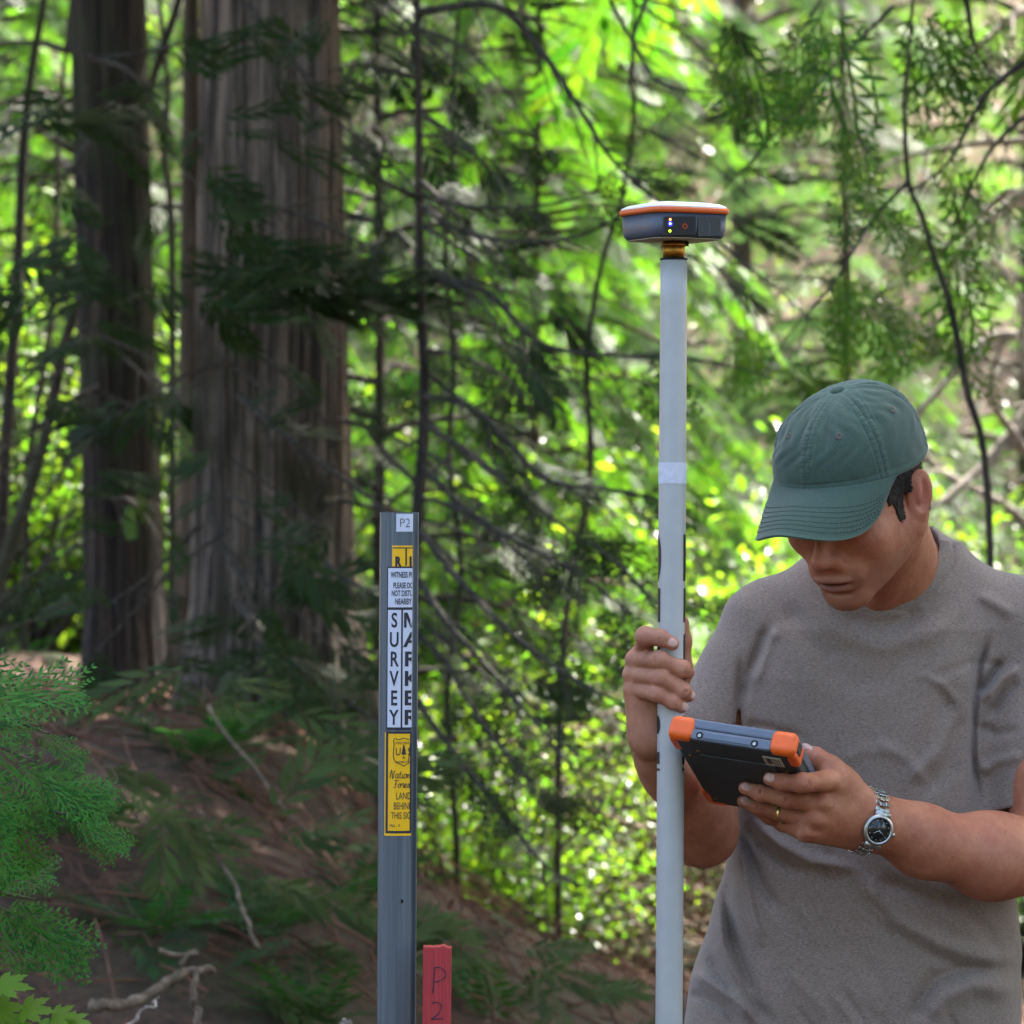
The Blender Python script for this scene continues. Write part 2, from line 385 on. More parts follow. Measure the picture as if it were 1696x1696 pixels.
M['bark_big'] = bark_mat('cedar_bark_grey', (0.018, 0.011, 0.007), (0.33, 0.245, 0.185), 60, 1.7, 1.0, moss=(0.05, 0.042, 0.018))
M['bark_dark'] = bark_mat('cedar_bark_dark', (0.008, 0.005, 0.004), (0.085, 0.056, 0.038), 52, 1.8, 1.0, moss=(0.045, 0.045, 0.02))
M['bark_brown'] = bark_mat('bark_brown', (0.035, 0.022, 0.012), (0.12, 0.08, 0.045), 30, 2, moss=(0.05, 0.05, 0.012))
M['twig'] = bark_mat('dark_twig', (0.03, 0.022, 0.017), (0.10, 0.08, 0.06), 60, 60)
M['deadwood'] = bark_mat('pale_deadwood', (0.20, 0.155, 0.12), (0.50, 0.42, 0.36), 40, 40)
M['log'] = bark_mat('tan_fallen_wood', (0.10, 0.065, 0.04), (0.26, 0.18, 0.12), 30, 30)
M['frond_dark'] = leaf_mat('cedar_frond_shade', (0.026, 0.042, 0.010), (0.03, 0.075, 0.010), 0.35, 0.6, 0.3, 0.2)  # darker copy of the cedar fronds, with shade put into the colour
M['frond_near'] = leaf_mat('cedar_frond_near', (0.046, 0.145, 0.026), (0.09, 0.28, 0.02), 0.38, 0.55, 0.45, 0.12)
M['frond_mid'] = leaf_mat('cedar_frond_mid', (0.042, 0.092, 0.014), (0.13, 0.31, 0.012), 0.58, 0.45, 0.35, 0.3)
M['leaf_bright'] = leaf_mat('broadleaf_bright', (0.065, 0.12, 0.016), (0.27, 0.50, 0.018), 0.6, 0.3, 0.35)
M['leaf_pale'] = leaf_mat('broadleaf_pale', (0.055, 0.10, 0.028), (0.13, 0.27, 0.04), 0.45, 0.35, 0.35)
M['maple'] = leaf_mat('seedling_leaf', (0.07, 0.19, 0.012), (0.18, 0.42, 0.015), 0.45, 0.5, 0.25, 0.25)
M['fern'] = leaf_mat('fern_leaf', (0.040, 0.080, 0.022), (0.05, 0.16, 0.025), 0.4, 0.6, 0.3, 0.2)
M['frond_soft'] = leaf_mat('cedar_frond_soft', (0.048, 0.09, 0.034), (0.10, 0.20, 0.05), 0.5, 0.5, 0.25, 0.25)
M['frond_bank'] = leaf_mat('cedar_frond_bank', (0.058, 0.078, 0.020), (0.05, 0.11, 0.015), 0.35, 0.6, 0.3, 0.2)
# ================================================================ the person
YP = 4.78                               # distance of the pole
# head frame: columns = right ear direction, face direction, up
psi, phi, HS = R(34), R(30), 1.08
hr = np.array((math.cos(psi), -math.sin(psi), 0)); hf = np.array((-math.sin(psi) * math.cos(phi), -math.cos(psi) * math.cos(phi), -math.sin(phi)))
hu = np.cross(hf, hr); HM = np.stack([hr, hf, hu], 1)
HO = P(1420, 822, 4.93)
def H(r, f, u): return HO + HM @ (np.array((r, f, u)) * 0.001 * HS)
def hl(*v): return np.array(v) * 0.001 * HS
# tablet frame (also used for the hand that holds it)
tw = np.array((142., -53, -19)); tl_ = np.array((60., 190, -96)); tw /= np.linalg.norm(tw); tl_ -= tw * (tl_ @ tw); tl_ /= np.linalg.norm(tl_); tn = np.cross(tw, tl_)
TW, TL, TT = 0.153, 0.215, 0.027
T0 = P(1114, 1183, 4.70)                # screen-side corner at the top left
def TP(a, b, c): return T0 + tw * a + tl_ * b - tn * c     # a across, b along, c towards the back
def on_back(px, py, off):               # the point seen at a pixel, off metres in front of the tablet's back
    d = P(px, py, 1.0) - np.array((0, 0, CAM_H)); o = np.array((0, 0, CAM_H)); q = TP(0, 0, TT + off)
    t = ((q - o) @ tn) / (d @ tn); return o + d * t
cam0 = np.array((0, 0, CAM_H))
U = 0.000749                            # metres per pixel at the person
body = Solid()
# --- torso and legs hidden by the clothes, one skin with the rest
body.rc(P(1445, 1090, 5.12), P(1440, 1500, 5.12), 0.09, 0.10, 0.05)
body.rc(P(1300, 1070, 5.11), P(1590, 1070, 5.11), 0.050, 0.050, 0.05)
body.rc(P(1345, 1100, 5.12), P(1335, 1600, 5.12), 0.06, 0.06, 0.05)
body.rc(P(1550, 1100, 5.12), P(1550, 1600, 5.12), 0.06, 0.06, 0.05)
for sx in (-1, 1):
    body.rc((0.44 + sx * 0.085, 5.11, 0.95), (0.44 + sx * 0.13, 5.11, 0.50), 0.085, 0.058, 0.03)
    body.rc((0.44 + sx * 0.13, 5.11, 0.50), (0.44 + sx * 0.15, 5.13, 0.10), 0.056, 0.038, 0.02)
    body.rc((0.44 + sx * 0.15, 5.13, 0.075), (0.44 + sx * 0.17, 4.97, 0.055), 0.036, 0.028, 0.02)
# --- neck
body.rc(H(0, -22, -40), P(1482, 985, 5.11), 0.060, 0.070, 0.03)
body.rc(P(1478, 960, 5.10), P(1580, 1030, 5.12), 0.052, 0.05, 0.04)
body.rc(P(1470, 960, 5.10), P(1340, 1035, 5.12), 0.050, 0.05, 0.04)
body.rc(H(66, -22, -18), P(1452, 1000, 5.02), 0.011, 0.010, 0.025)     # neck tendon
# --- head
body.ell(H(0, -14, 42), hl(71, 92, 82), HM, 0.02)
body.ell(H(0, 36, -22), hl(60, 54, 66), HM, 0.03)
for sx in (-1, 1):
    body.rc(H(sx * 54, 0, -38), H(sx * 16, 70, -80), 0.018, 0.015, 0.03)
    body.ell(H(sx * 38, 62, -14), hl(22, 20, 20), HM, 0.02)
    body.rc(H(0, 84, 30), H(sx * 42, 72, 28), 0.012, 0.012, 0.02)
    body.ell(H(sx * 31, 95, 6), hl(15, 12, 10), HM, 0.012, 's')
    body.ell(H(sx * 31, 76, 5), hl(13.5, 13.5, 13), HM, 0.004)
    body.ell(H(sx * 12.5, 96, -28), hl(8.5, 9, 7.5), HM, 0.006)
    body.ell(H(sx * 6.5, 101, -35), hl(3.2, 5, 3), HM, 0.002, 's')
    body.rc(H(sx * 20, 94, -30), H(sx * 33, 82, -56), 0.0035, 0.002, 0.010, 's')   # fold beside the mouth
body.rc(H(0, 84, 14), H(0, 107, -23), 0.007, 0.0105, 0.012)
body.ell(H(0, 84, -50), hl(32, 14, 20), HM, 0.02)
body.ell(H(0, 95.5, -52.5), hl(24, 8, 4.6), HM, 0.004)
body.ell(H(0, 92.5, -64.5), hl(19, 8.5, 5.8), HM, 0.005)
body.ell(H(0, 101, -58.3), hl(24, 10, 2.1), HM, 0.002, 's')
body.ell(H(0, 92, -74), hl(17, 7, 4), HM, 0.008, 's')
body.ell(H(0, 78, -86), hl(22, 17, 15), HM, 0.015)
def ear(sx):
    ax = HM @ np.array((sx * 0.80, 0.50, -0.05)); ax /= np.linalg.norm(ax); up = HM @ np.array((sx * 0.14, -0.12, 1.0)); up -= ax * (ax @ up); up /= np.linalg.norm(up)
    fr = np.cross(ax, up); Mx = np.stack([fr, ax, up], 1)
    c = H(sx * 76, -8, 0)
    body.ell(c, (0.018, 0.0055, 0.031), Mx, 0.006)
    body.ell(c - up * 0.024 + fr * (0.003 * sx), (0.010, 0.006, 0.012), Mx, 0.006)
    body.ell(c + ax * 0.006 - up * 0.002, (0.0105, 0.0052, 0.020), Mx, 0.004, 's')
    body.ell(c + ax * 0.0035 + up * 0.004 + fr * (0.004 * sx), (0.005, 0.004, 0.016), Mx, 0.005)
ear(1); ear(-1)
# --- right arm (the photo's left): upper arm, elbow, forearm rising to the pole
WR = P(1080, 1218, YP + 0.030)
EL = P(1164, 1378, 5.0)
body.rc(P(1272, 1055, 5.10), P(1184, 1190, 5.085), 0.044, 0.042, 0.012)
body.rc(P(1184, 1190, 5.085), EL, 0.042, 0.040, 0.02)
body.rc(P(1150, 1340, 4.96), P(1095, 1260, 4.85), 0.039, 0.026, 0.03)
body.rc(EL, P(1150, 1340, 4.96), 0.040, 0.039, 0.02)
body.rc(P(1108, 1285, 4.88), WR, 0.029, 0.0215, 0.02)
body.rc(P(1093, 1270, 4.87), P(1070, 1215, YP + .035), 0.020, 0.017, 0.02)
# palm and back of the hand
mcp = [P(1066, 1080, YP + .016), P(1054, 1092, YP + .014), P(1050, 1117, YP + .016), P(1052, 1142, YP + .018)]
for q, r_ in zip(mcp, (0.0115, 0.0115, 0.011, 0.0105)): body.rc(q, WR, r_, 0.019, 0.012)
body.rc(P(1070, 1150, YP + .038), WR, 0.019, 0.020, 0.02)
body.rc(P(1072, 1095, YP + .042), P(1108, 1160, YP + .046), 0.015, 0.016, 0.02)
fr = [([mcp[0], P(1069, 1054, YP - .018), P(1093, 1056, YP - .027), P(1114, 1066, YP - .0265)], (.0118, .0108, .0092, .0080)),
      ([mcp[1], P(1092, 1093, YP - .027), P(1130, 1108, YP - .0225), P(1139, 1114, YP - .004)], (.0115, .0103, .0094, .0082)),
      ([mcp[2], P(1094, 1122, YP - .027), P(1129, 1143, YP - .023), P(1140, 1152, YP - .008)], (.011, .0099, .0092, .0080)),
      ([mcp[3], P(1088, 1149, YP - .025), P(1114, 1162, YP - .0235), P(1129, 1171, YP - .012)], (.010, .0090, .0082, .0074))]
for pts, rad in fr: body.chain(pts, rad, 0.0028)
body.chain([P(1108, 1166, YP + .040), P(1129, 1112, YP + .030), P(1132, 1062, YP + .022), P(1131, 1030, YP + .016)], (.018, .0125, .0088, .0070), 0.008)
# --- left arm (the photo's right) with the hand under the tablet
YB = lambda x, y, off: on_back(x, y, off)[1]
WL = P(1440, 1365, 4.80)
EL2 = P(1752, 1418, 4.98)
body.rc(P(1682, 1065, 5.11), P(1722, 1230, 5.06), 0.050, 0.058, 0.012)
body.rc(P(1722, 1230, 5.06), EL2, 0.058, 0.048, 0.02)
body.rc(EL2, P(1640, 1418, 4.91), 0.048, 0.049, 0.03)
body.rc(P(1640, 1418, 4.91), P(1530, 1395, 4.855), 0.048, 0.038, 0.03)
body.rc(P(1530, 1395, 4.855), P(1450, 1368, 4.81), 0.037, 0.0285, 0.03)
body.rc(P(1520, 1375, 4.85), P(1445, 1345, 4.81), 0.022, 0.020, 0.03)
ml = [P(1374, 1293, 4.742), P(1360, 1330, 4.744), P(1349, 1357, 4.748), P(1334, 1379, 4.756)]
wl4 = [P(1432, 1340, 4.795), P(1434, 1352, 4.792), P(1434, 1368, 4.792), P(1430, 1384, 4.798)]
for q, w_, r_ in zip(ml, wl4, (0.0135, 0.0135, 0.0125, 0.0115)): body.rc(q, w_, r_, 0.0165, 0.012)
body.rc(P(1390, 1345, 4.772), WL, 0.022, 0.022, 0.03)
body.rc(P(1392, 1290, 4.762), P(1425, 1345, 4.79), 0.016, 0.022, 0.02)      # thumb side of the palm
def OB(x, y, r): return on_back(x, y, r)
fl = [([ml[0], OB(1330, 1297, .0112), OB(1298, 1296, .0100), OB(1275, 1290, .0085)], (.0132, .0110, .0098, .0080)),
      ([ml[1], OB(1304, 1323, .0108), OB(1260, 1313, .0095), OB(1234, 1305, .0083)], (.0128, .0106, .0092, .0078)),
      ([ml[2], OB(1297, 1347, .0100), OB(1254, 1336, .0090), OB(1231, 1327, .0080)], (.0118, .0098, .0088, .0075)),
      ([ml[3], OB(1297, 1364, .0092), OB(1274, 1353, .0085), OB(1258, 1345, .0075)], (.0105, .0090, .0080, .0070))]
for pts, rad in fl: body.chain(pts, rad, 0.0030)
body.chain([P(1402, 1300, 4.768), P(1375, 1272, 4.755), P(1350, 1254, 4.752), P(1333, 1246, 4.752)], (.018, .0145, .0115, .0090), 0.006)
# knuckles and tendons
for q in (ml[:3]): body.ell(q + np.array((0.001, -0.009, 0.002)), (.0075, .0055, .0065), None, 0.006)
for q in mcp[1:]: body.ell(q + np.array((-0.007, -0.002, 0)), (.0055, .007, .006), None, 0.006)
for a_, b_ in zip(ml, wl4): body.rc(a_ + np.array((0, -.0125, 0)), b_ + np.array((0, -.012, 0)), .0022, .0018, 0.008)
body.rc(P(1392, 1283, 4.747), P(1425, 1320, 4.775), .004, .003, 0.010)
for pts, rad in fr + fl:      # finger joints a little wider
    for q, r_ in ((pts[1], rad[1]), (pts[2], rad[2])): body.ell(q, (r_ * 1.06,) * 3, None, 0.005)
for pts, rad in fr + fl:
    for j in (1, 2):
        ax_ = pts[j + 1] - pts[j - 1]; ax_ /= np.linalg.norm(ax_); od = cam0 - pts[j]; od /= np.linalg.norm(od); od -= ax_ * (od @ ax_); od /= np.linalg.norm(od); sd3 = np.cross(ax_, od)
        for o3 in (-.0016, .0012): body.ell(pts[j] + od * rad[j] * 1.07 + ax_ * o3, (.0005, .0009, rad[j] * .5), np.stack([ax_, od, sd3], 1), .0012, 's')
# nails: centre, outward direction
def nail(c, out, along, w=.0052, l=.0062):
    along = along - out * (along @ out); along /= np.linalg.norm(along); s = np.cross(out, along); return c, out, along, s, w, l
def tc_(p): v = cam0 - p; return v / np.linalg.norm(v)
nails = []
for pts, rad, tilt, b in [(fr[0][0], fr[0][1], (0.1, 0, 0.1), 0.8), (fr[2][0], fr[2][1], (0.6, 0, 0.1), .9), (fr[3][0], fr[3][1], (0.5, 0, 0.1), .8)] + [(p_, r_, (0, 0, .25), .8) for p_, r_ in fl[:3]]:
    a_ = pts[3] - pts[2]; a_ /= np.linalg.norm(a_); o_ = tc_(pts[3]) + np.array(tilt); o_ -= a_ * (a_ @ o_); o_ /= np.linalg.norm(o_)
    nails.append(nail(pts[3] + o_ * rad[3] * 0.95 - a_ * .001, o_, a_))
tt = P(1326, 1242, 4.752) - P(1350, 1254, 4.752); tt /= np.linalg.norm(tt); no = np.array((-0.35, -0.3, 1.0)); no -= tt * (tt @ no); no /= np.linalg.norm(no)
nails.append(nail(P(1333, 1246, 4.752) + no * .0088, no, tt, .006, .0075))
for c_, o_, a_, s_, w_, l_ in nails:   # nail bed: a groove round the plate, then the plate
    Mx = np.stack([s_, o_, a_], 1)
    body.ell(c_ + o_ * .0005, (w_ * 1.12, .0016, l_ * 1.10), Mx, 0.0015, 's')
    body.ell(c_ - o_ * .0007, (w_, .0020, l_), Mx, 0.0008)
bm_ = body.mesh((0.115, 4.655, 0.0), (0.76, 5.30, 1.80), 0.0018, 'body')
V_ = verts_of(bm_)
def near(c, r): return np.exp(-(((V_ - c) ** 2).sum(1)) / (r * r))
na = np.zeros(len(V_))
for c_, o_, a_, s_, w_, l_ in nails:
    q = V_ - c_; na = np.maximum(na, ((q @ s_ / w_) ** 2 + (q @ a_ / l_) ** 2 < 1.0) * (np.abs(q @ o_) < .004))
set_attr(bm_, 'nail', na)
red = np.zeros(len(V_))
for pts, rad in fr + fl:
    for q in pts: red = np.maximum(red, 0.5 * near(q, 0.011))
    red = np.maximum(red, 0.55 * near(pts[3], 0.011))
red = np.maximum(red, 0.9 * near(H(79, -8, 0), 0.03)); red = np.maximum(red, .5 * near(H(0, 108, -26), 0.016)); red = np.maximum(red, .35 * near(H(45, 70, -20), 0.03)); red = np.maximum(red, .7 * near(P(1340, 1248, 4.75), .02))
# weathered forearm of the arm under the tablet
fa = np.clip(1 - np.abs((V_[:, 0] - P(1600, 1400, 4.9)[0]) / 0.16), 0, 1) * (V_[:, 0] > .40) * (V_[:, 2] < P(0, 1250, 4.8)[2])
red = np.maximum(red, 0.3 * fa)
set_attr(bm_, 'red', red)
L_ = (V_ - HO) @ HM / (0.001 * HS)
set_attr(bm_, 'lip', np.clip(1.3 * (1 - ((L_[:, 0] / 25) ** 2 + ((L_[:, 2] + 59) / 11) ** 2)), 0, 1) * (L_[:, 1] > 84))
set_attr(bm_, 'stubble', 0.62 * np.clip((-L_[:, 2] - 40) / 14, 0, 1) * np.clip((L_[:, 1] - 5) / 25, 0, 1) * np.clip((115 + L_[:, 2]) / 20, 0, 1) * (np.linalg.norm(L_, axis=1) < 150))
pal = np.clip((WR[0] + 0.05 - V_[:, 0]) / 0.02, 0, 1) * (V_[:, 1] < YP + 0.1) * 0.2
set_attr(bm_, 'pale', pal)
person = thing('person', (0.44, 5.1, 0.0), 'man in green cap and grey brown T-shirt looking down at a tablet', 'person')
body_o = put('body', bm_, M['skin'], person)

# --- T-shirt
prof = np.array([(900, 1360, 1590, .06), (985, 1290, 1640, .085), (1040, 1240, 1660, .108), (1120, 1208, 1660, .122), (1200, 1203, 1650, .126), (1300, 1224, 1650, .127), (1400, 1213, 1668, .127),
                 (1480, 1190, 1684, .128), (1560, 1166, 1688, .132), (1620, 1146, 1688, .138), (1700, 1132, 1690, .142), (1790, 1134, 1690, .142)], float)
YT = 5.105
pz = CAM_H - (prof[:, 0] - 848) * K * YT; o_ = np.argsort(pz); pz = pz[o_]
pl_ = ((prof[:, 1] - 848) * K * YT)[o_]; pr_ = ((prof[:, 2] - 848) * K * YT)[o_]; pd_ = prof[o_, 3]
def torso_f(p):
    z = p[:, 2]; l = np.interp(z, pz, pl_); r = np.interp(z, pz, pr_); d = np.interp(z, pz, pd_)
    a = (r - l) / 2; c = (r + l) / 2
    q = (np.abs((p[:, 0] - c) / a) ** 2.5 + np.abs((p[:, 1] - YT) / d) ** 2.5) ** (1 / 2.5)
    return np.maximum((q - 1) * np.minimum(a, d) * 0.9, p[:, 2] - pz[-1])
shirt = Solid()
S1a, S1b = P(1270, 1050, 5.10), P(1184, 1203, 5.08)
S2a, S2b = P(1690, 1060, 5.11), P(1722, 1345, 5.05)
shirt.rc(S1a, S1b, 0.058, 0.060, 0.018)
shirt.rc(S2a, P(1712, 1230, 5.07), 0.068, 0.071, 0.012)
shirt.rc(P(1712, 1230, 5.07), S2b + np.array((0, 0, -.03)), 0.071, 0.073, 0.01)
def half(o, n_):
    n_ = np.asarray(n_, float); n_ /= np.linalg.norm(n_); return lambda p: (p - o) @ n_
a1 = (S1b - S1a) / np.linalg.norm(S1b - S1a); a2 = (S2b - P(1712, 1230, 5.07)); a2 /= np.linalg.norm(a2)
def axis_rt(p, o, ax):
    q = p - o; t = q @ ax; return np.sqrt(((q - t[:, None] * ax) ** 2).sum(1)), t
a1c = np.array((-.10, 0, -1.0)); a1c /= np.linalg.norm(a1c); S1c = P(1184, 1196, 5.08)
for o, ax, ri in ((S1c, a1c, .050), (S2b, a2, .0645)):      # open sleeve mouths
    shirt.fn(lambda p, o=o, ax=ax: np.where(axis_rt(p, o, ax)[0] < .13, -axis_rt(p, o, ax)[1], .05), 0.003, 's')
    shirt.fn(lambda p, o=o, ax=ax, ri=ri: np.maximum(np.maximum(axis_rt(p, o, ax)[0] - ri, -(axis_rt(p, o, ax)[1] + .014)), axis_rt(p, o, ax)[1] - .05), 0.003, 's')
shirt.fn(torso_f, 0.018)
shirt.rc(P(1468, 988, 5.105), P(1283, 1030, 5.11), 0.070, 0.052, 0.035)
shirt.rc(P(1478, 990, 5.105), P(1655, 1032, 5.11), 0.070, 0.060, 0.035)
shirt.rc(P(1475, 960, 5.11), P(1472, 1000, 5.11), 0.082, 0.085, 0.03)
# folds: pixel polylines on the front, amplitude (m, minus = crease), width (m)
folds = [([(1228, 1085), (1226, 1130), (1224, 1190), (1222, 1240)], -.0055, .007), ([(1275, 1035), (1262, 1070), (1238, 1120), (1228, 1165)], -.0045, .010),
         ([(1290, 1042), (1272, 1060), (1262, 1095), (1250, 1135)], .003, .009), ([(1234, 1200), (1270, 1205), (1330, 1222)], -.0022, .008),
         ([(1640, 1050), (1622, 1100), (1613, 1170), (1610, 1250), (1622, 1345)], -.0065, .007), ([(1660, 1095), (1640, 1120), (1618, 1150)], -.006, .007), ([(1690, 1105), (1660, 1125), (1630, 1165)], .004, .008),
         ([(1690, 1130), (1665, 1150), (1640, 1185)], -.003, .007), ([(1620, 1200), (1650, 1215), (1690, 1210)], -.0022, .009), ([(1624, 1280), (1650, 1262), (1696, 1250)], .0025, .009),
         ([(1236, 1360), (1262, 1400), (1300, 1432), (1330, 1445)], -.0055, .009), ([(1228, 1372), (1245, 1420), (1265, 1470), (1292, 1512)], -.0035, .009), ([(1245, 1360), (1290, 1398), (1340, 1425), (1420, 1440)], .0045, .010),
         ([(1224, 1390), (1232, 1450), (1245, 1510), (1262, 1570)], .004, .009), ([(1205, 1430), (1205, 1490), (1215, 1550), (1235, 1610), (1260, 1670)], -.004, .010), ([(1190, 1500), (1196, 1570), (1220, 1630), (1245, 1690)], .004, .010),
         ([(1420, 1440), (1450, 1490), (1500, 1535), (1560, 1568), (1640, 1592), (1685, 1580)], .0060, .016), ([(1430, 1478), (1480, 1540), (1550, 1582), (1600, 1600)], -.0040, .012),
         ([(1510, 1690), (1520, 1660), (1550, 1620), (1600, 1603), (1670, 1602)], -.0070, .012), ([(1540, 1690), (1560, 1655), (1610, 1632), (1680, 1640)], .0045, .016), ([(1450, 1455), (1520, 1480), (1600, 1510)], -.003, .012),
         ([(1140, 1645), (1160, 1650), (1200, 1670), (1225, 1696)], -.0030, .007), ([(1150, 1612), (1175, 1628), (1215, 1655), (1250, 1690)], .005, .009), ([(1170, 1585), (1195, 1612), (1240, 1655), (1285, 1696)], -.003, .009),
         ([(1390, 1015), (1440, 1035), (1490, 1032), (1530, 1012)], -.0040, .013), ([(1360, 1000), (1400, 1055), (1460, 1072), (1540, 1050), (1590, 1010)], .0030, .016), ([(1300, 1000), (1340, 1060), (1390, 1100)], -.0025, .018),
         ([(1560, 1130), (1580, 1200), (1570, 1270), (1520, 1320)], -.0035, .018), ([(1590, 1160), (1560, 1240), (1500, 1300)], .003, .012), ([(1350, 1110), (1420, 1130), (1500, 1120)], -.0018, .02), ([(1620, 985), (1650, 1000), (1680, 1020)], .0025, .010)]
rf = np.random.default_rng(4)
for i in range(26):            # small random drag lines
    x, y = rf.uniform(1240, 1600), rf.uniform(1060, 1690); a = rf.uniform(-1.0, 0.6) if y < 1350 else rf.uniform(0.4, 1.1); l = rf.uniform(30, 90)
    folds.append(([(x, y), (x + l * math.cos(a), y + l * math.sin(a)), (x + 2 * l * math.cos(a + .2), y + 2 * l * math.sin(a + .2))], rf.choice((-1, 1)) * rf.uniform(.0006, .0018), rf.uniform(.006, .014)))
def folds_f(p):
    out = np.zeros(len(p)); Yp_ = p[:, 1]
    px = 848 + p[:, 0] / (K * Yp_); py = 848 - (p[:, 2] - CAM_H) / (K * Yp_)
    front = np.clip((5.12 - Yp_) / 0.05, 0, 1)
    for pl, amp, wd in folds:
        pl = np.array(pl, float); w = .78 * wd / U; m = 2.6 * w
        lo, hi = pl.min(0) - m, pl.max(0) + m
        sel = np.nonzero((px > lo[0]) & (px < hi[0]) & (py > lo[1]) & (py < hi[1]))[0]
        if not len(sel): continue
        q = np.stack([px[sel], py[sel]], 1); dm = np.full(len(sel), 1e9); tb = np.zeros(len(sel)); n_ = len(pl) - 1
        for i in range(n_):
            ab = pl[i + 1] - pl[i]; t = np.clip(((q - pl[i]) @ ab) / (ab @ ab), 0, 1)
            d = np.sqrt(((q - pl[i] - t[:, None] * ab) ** 2).sum(1)); b = d < dm; dm[b] = d[b]; tb[b] = (i + t[b]) / n_
        fade = np.clip(np.minimum(tb, 1 - tb) * 5 + 0.15, 0, 1)
        out[sel] -= (2.1 if abs(amp) < .0052 else 1.4) * amp * np.exp(-(dm / w) ** 2) * fade
    return out * front
# low waves in the cloth all round
def waves_f(p):
    return 0.0012 * np.sin(p[:, 0] * 55 + 2.2 * np.sin(p[:, 2] * 17) + p[:, 1] * 30) * np.sin(p[:, 2] * 31 + 1.7 * np.sin(p[:, 0] * 21))
shirt.fn(folds_f, 0.01, 'd'); shirt.fn(waves_f, 0.01, 'd')
NA, NB = P(1484, 1030, 5.135), P(1440, 800, 5.0); nd = NB - NA; nd /= np.linalg.norm(nd); NR = 0.0715
def neck_d(p):
    q = p - NA; t = q @ nd; return np.sqrt(((q - t[:, None] * nd) ** 2).sum(1)) - NR
def rib_f(p):                   # knitted collar band: a raised rim with a seam under it
    d = neck_d(p); top = p[:, 2] > P(0, 1075, 5.0)[2]
    return top * (-0.0021 * np.clip(1 - np.abs(d - .006) / .0085, 0, 1) ** .5 + 0.0020 * np.exp(-((d - .0165) / .0018) ** 2))
shirt.fn(rib_f, .01, 'd')
shirt.fn(lambda p: np.maximum(neck_d(p), P(0, 1075, 5)[2] - p[:, 2]), 0.003, 's')
shirt.fn(lambda p: p[:, 2] - (CAM_H - (1775 - 848) * K * YT), 0.003, 's')
sm = shirt.mesh((0.18, 4.93, 0.88), (0.78, 5.28, 1.56), 0.0026, 'tshirt')
shirt_o = put('tshirt', sm, M['shirt'], person)
tag(shirt_o, 'short sleeved heather grey brown T-shirt')

# --- trousers and boots (below the picture)
tr = Solid()
tr.rc((0.36, 5.12, 0.97), (0.54, 5.12, 0.97), .105, .105, .03)
for sx in (-1, 1):
    tr.rc((0.44 + sx * 0.09, 5.12, 0.92), (0.44 + sx * 0.13, 5.11, 0.50), 0.10, 0.075, 0.03)
    tr.rc((0.44 + sx * 0.13, 5.11, 0.50), (0.44 + sx * 0.15, 5.13, 0.10), 0.075, 0.062, 0.02)
tr.fn(half((0, 0, 1.03), (0, 0, 1)), .01, 'i')
tro = put('trousers', tr.mesh((0.1, 4.9, 0.0), (0.8, 5.3, 1.06), 0.008, 'trousers'), M['trousers'], person)
for sx in (-1, 1):
    bt = Solid(); bt.rc((0.44 + sx * 0.15, 5.13, 0.16), (0.44 + sx * 0.15, 5.13, 0.05), .052, .048, .02); bt.rc((0.44 + sx * 0.15, 5.12, 0.045), (0.44 + sx * 0.175, 4.96, 0.04), .045, .042, .03)
    bt.fn(half((0, 0, 0.0), (0, 0, -1)), .005, 'i')
    c = 0.44 + sx * 0.16
    put('boot', bt.mesh((c - .1, 4.88, -0.02), (c + .1, 5.22, 0.24), 0.006, 'boot'), M['boot'], person)

# --- hair showing under the cap
hs = Solid()
hs.fn(lambda p: body.ev(p) - .0019, .001)
def hair_clip(p):
    L = (p - HO) @ HM / (0.001 * HS)
    front = np.where(L[:, 2] > 8, 30.0, 30 - (8 - L[:, 2]) * 0.25)
    a = np.maximum(L[:, 1] - front, -26 - L[:, 2] - np.clip(-8 - L[:, 1], 0, 100) * 0.15)
    burn = np.maximum(np.abs(L[:, 1] - 20 + np.minimum(L[:, 2], 0) * .12) - (11.0 + np.minimum(L[:, 2] - 6, 0) * 0.26), np.abs(L[:, 2] - 6) - 24)
    back = np.maximum(L[:, 1] + 18, -30 - L[:, 2])
    top = np.maximum(L[:, 1] - 38, 8 - L[:, 2])
    d = np.minimum(np.minimum(burn, back), top)
    d = np.maximum(d, np.abs(L[:, 0]) - 75)
    d = d + 1.6 * np.sin(L[:, 1] * 1.9 + L[:, 2] * .3) * np.sin(L[:, 2] * .9)
    return d * 0.001
hs.fn(hair_clip, .003, 'i')
hs.fn(lambda p: body.ev(p) + .004, .001, 's')
hm_ = hs.mesh(HO - 0.125, HO + 0.125, 0.0016, 'hair', proj=1)
hair_o = put('hair', hm_, M['hair'], person)
hv = verts_of(hm_); r_ = np.random.default_rng(8); m = MB()      # short strands that break the edge
hd_ = (body.ev(hv) > .0008); hv = hv[hd_]; Lh = (hv - HO) @ HM / (.001 * HS); hv = hv[(Lh[:, 2] < 45)]
for q in hv[r_.choice(len(hv), 1500)]:
    o_n = q - HO; o_n /= np.linalg.norm(o_n); d_ = -HM[:, 2] * 1.0 - HM[:, 1] * r_.uniform(-.25, .5) + r_.normal(0, .15, 3); d_ -= o_n * (d_ @ o_n) * .93; d_ /= np.linalg.norm(d_); l_ = r_.uniform(.004, .009)
    m.tube(np.array([q, q + d_ * l_ * .5 + o_n * .0003, q + d_ * l_]), [.00028, .00024, .00008], 3, cap=False)
m.build('hair_strands', M['hair'], hair_o)

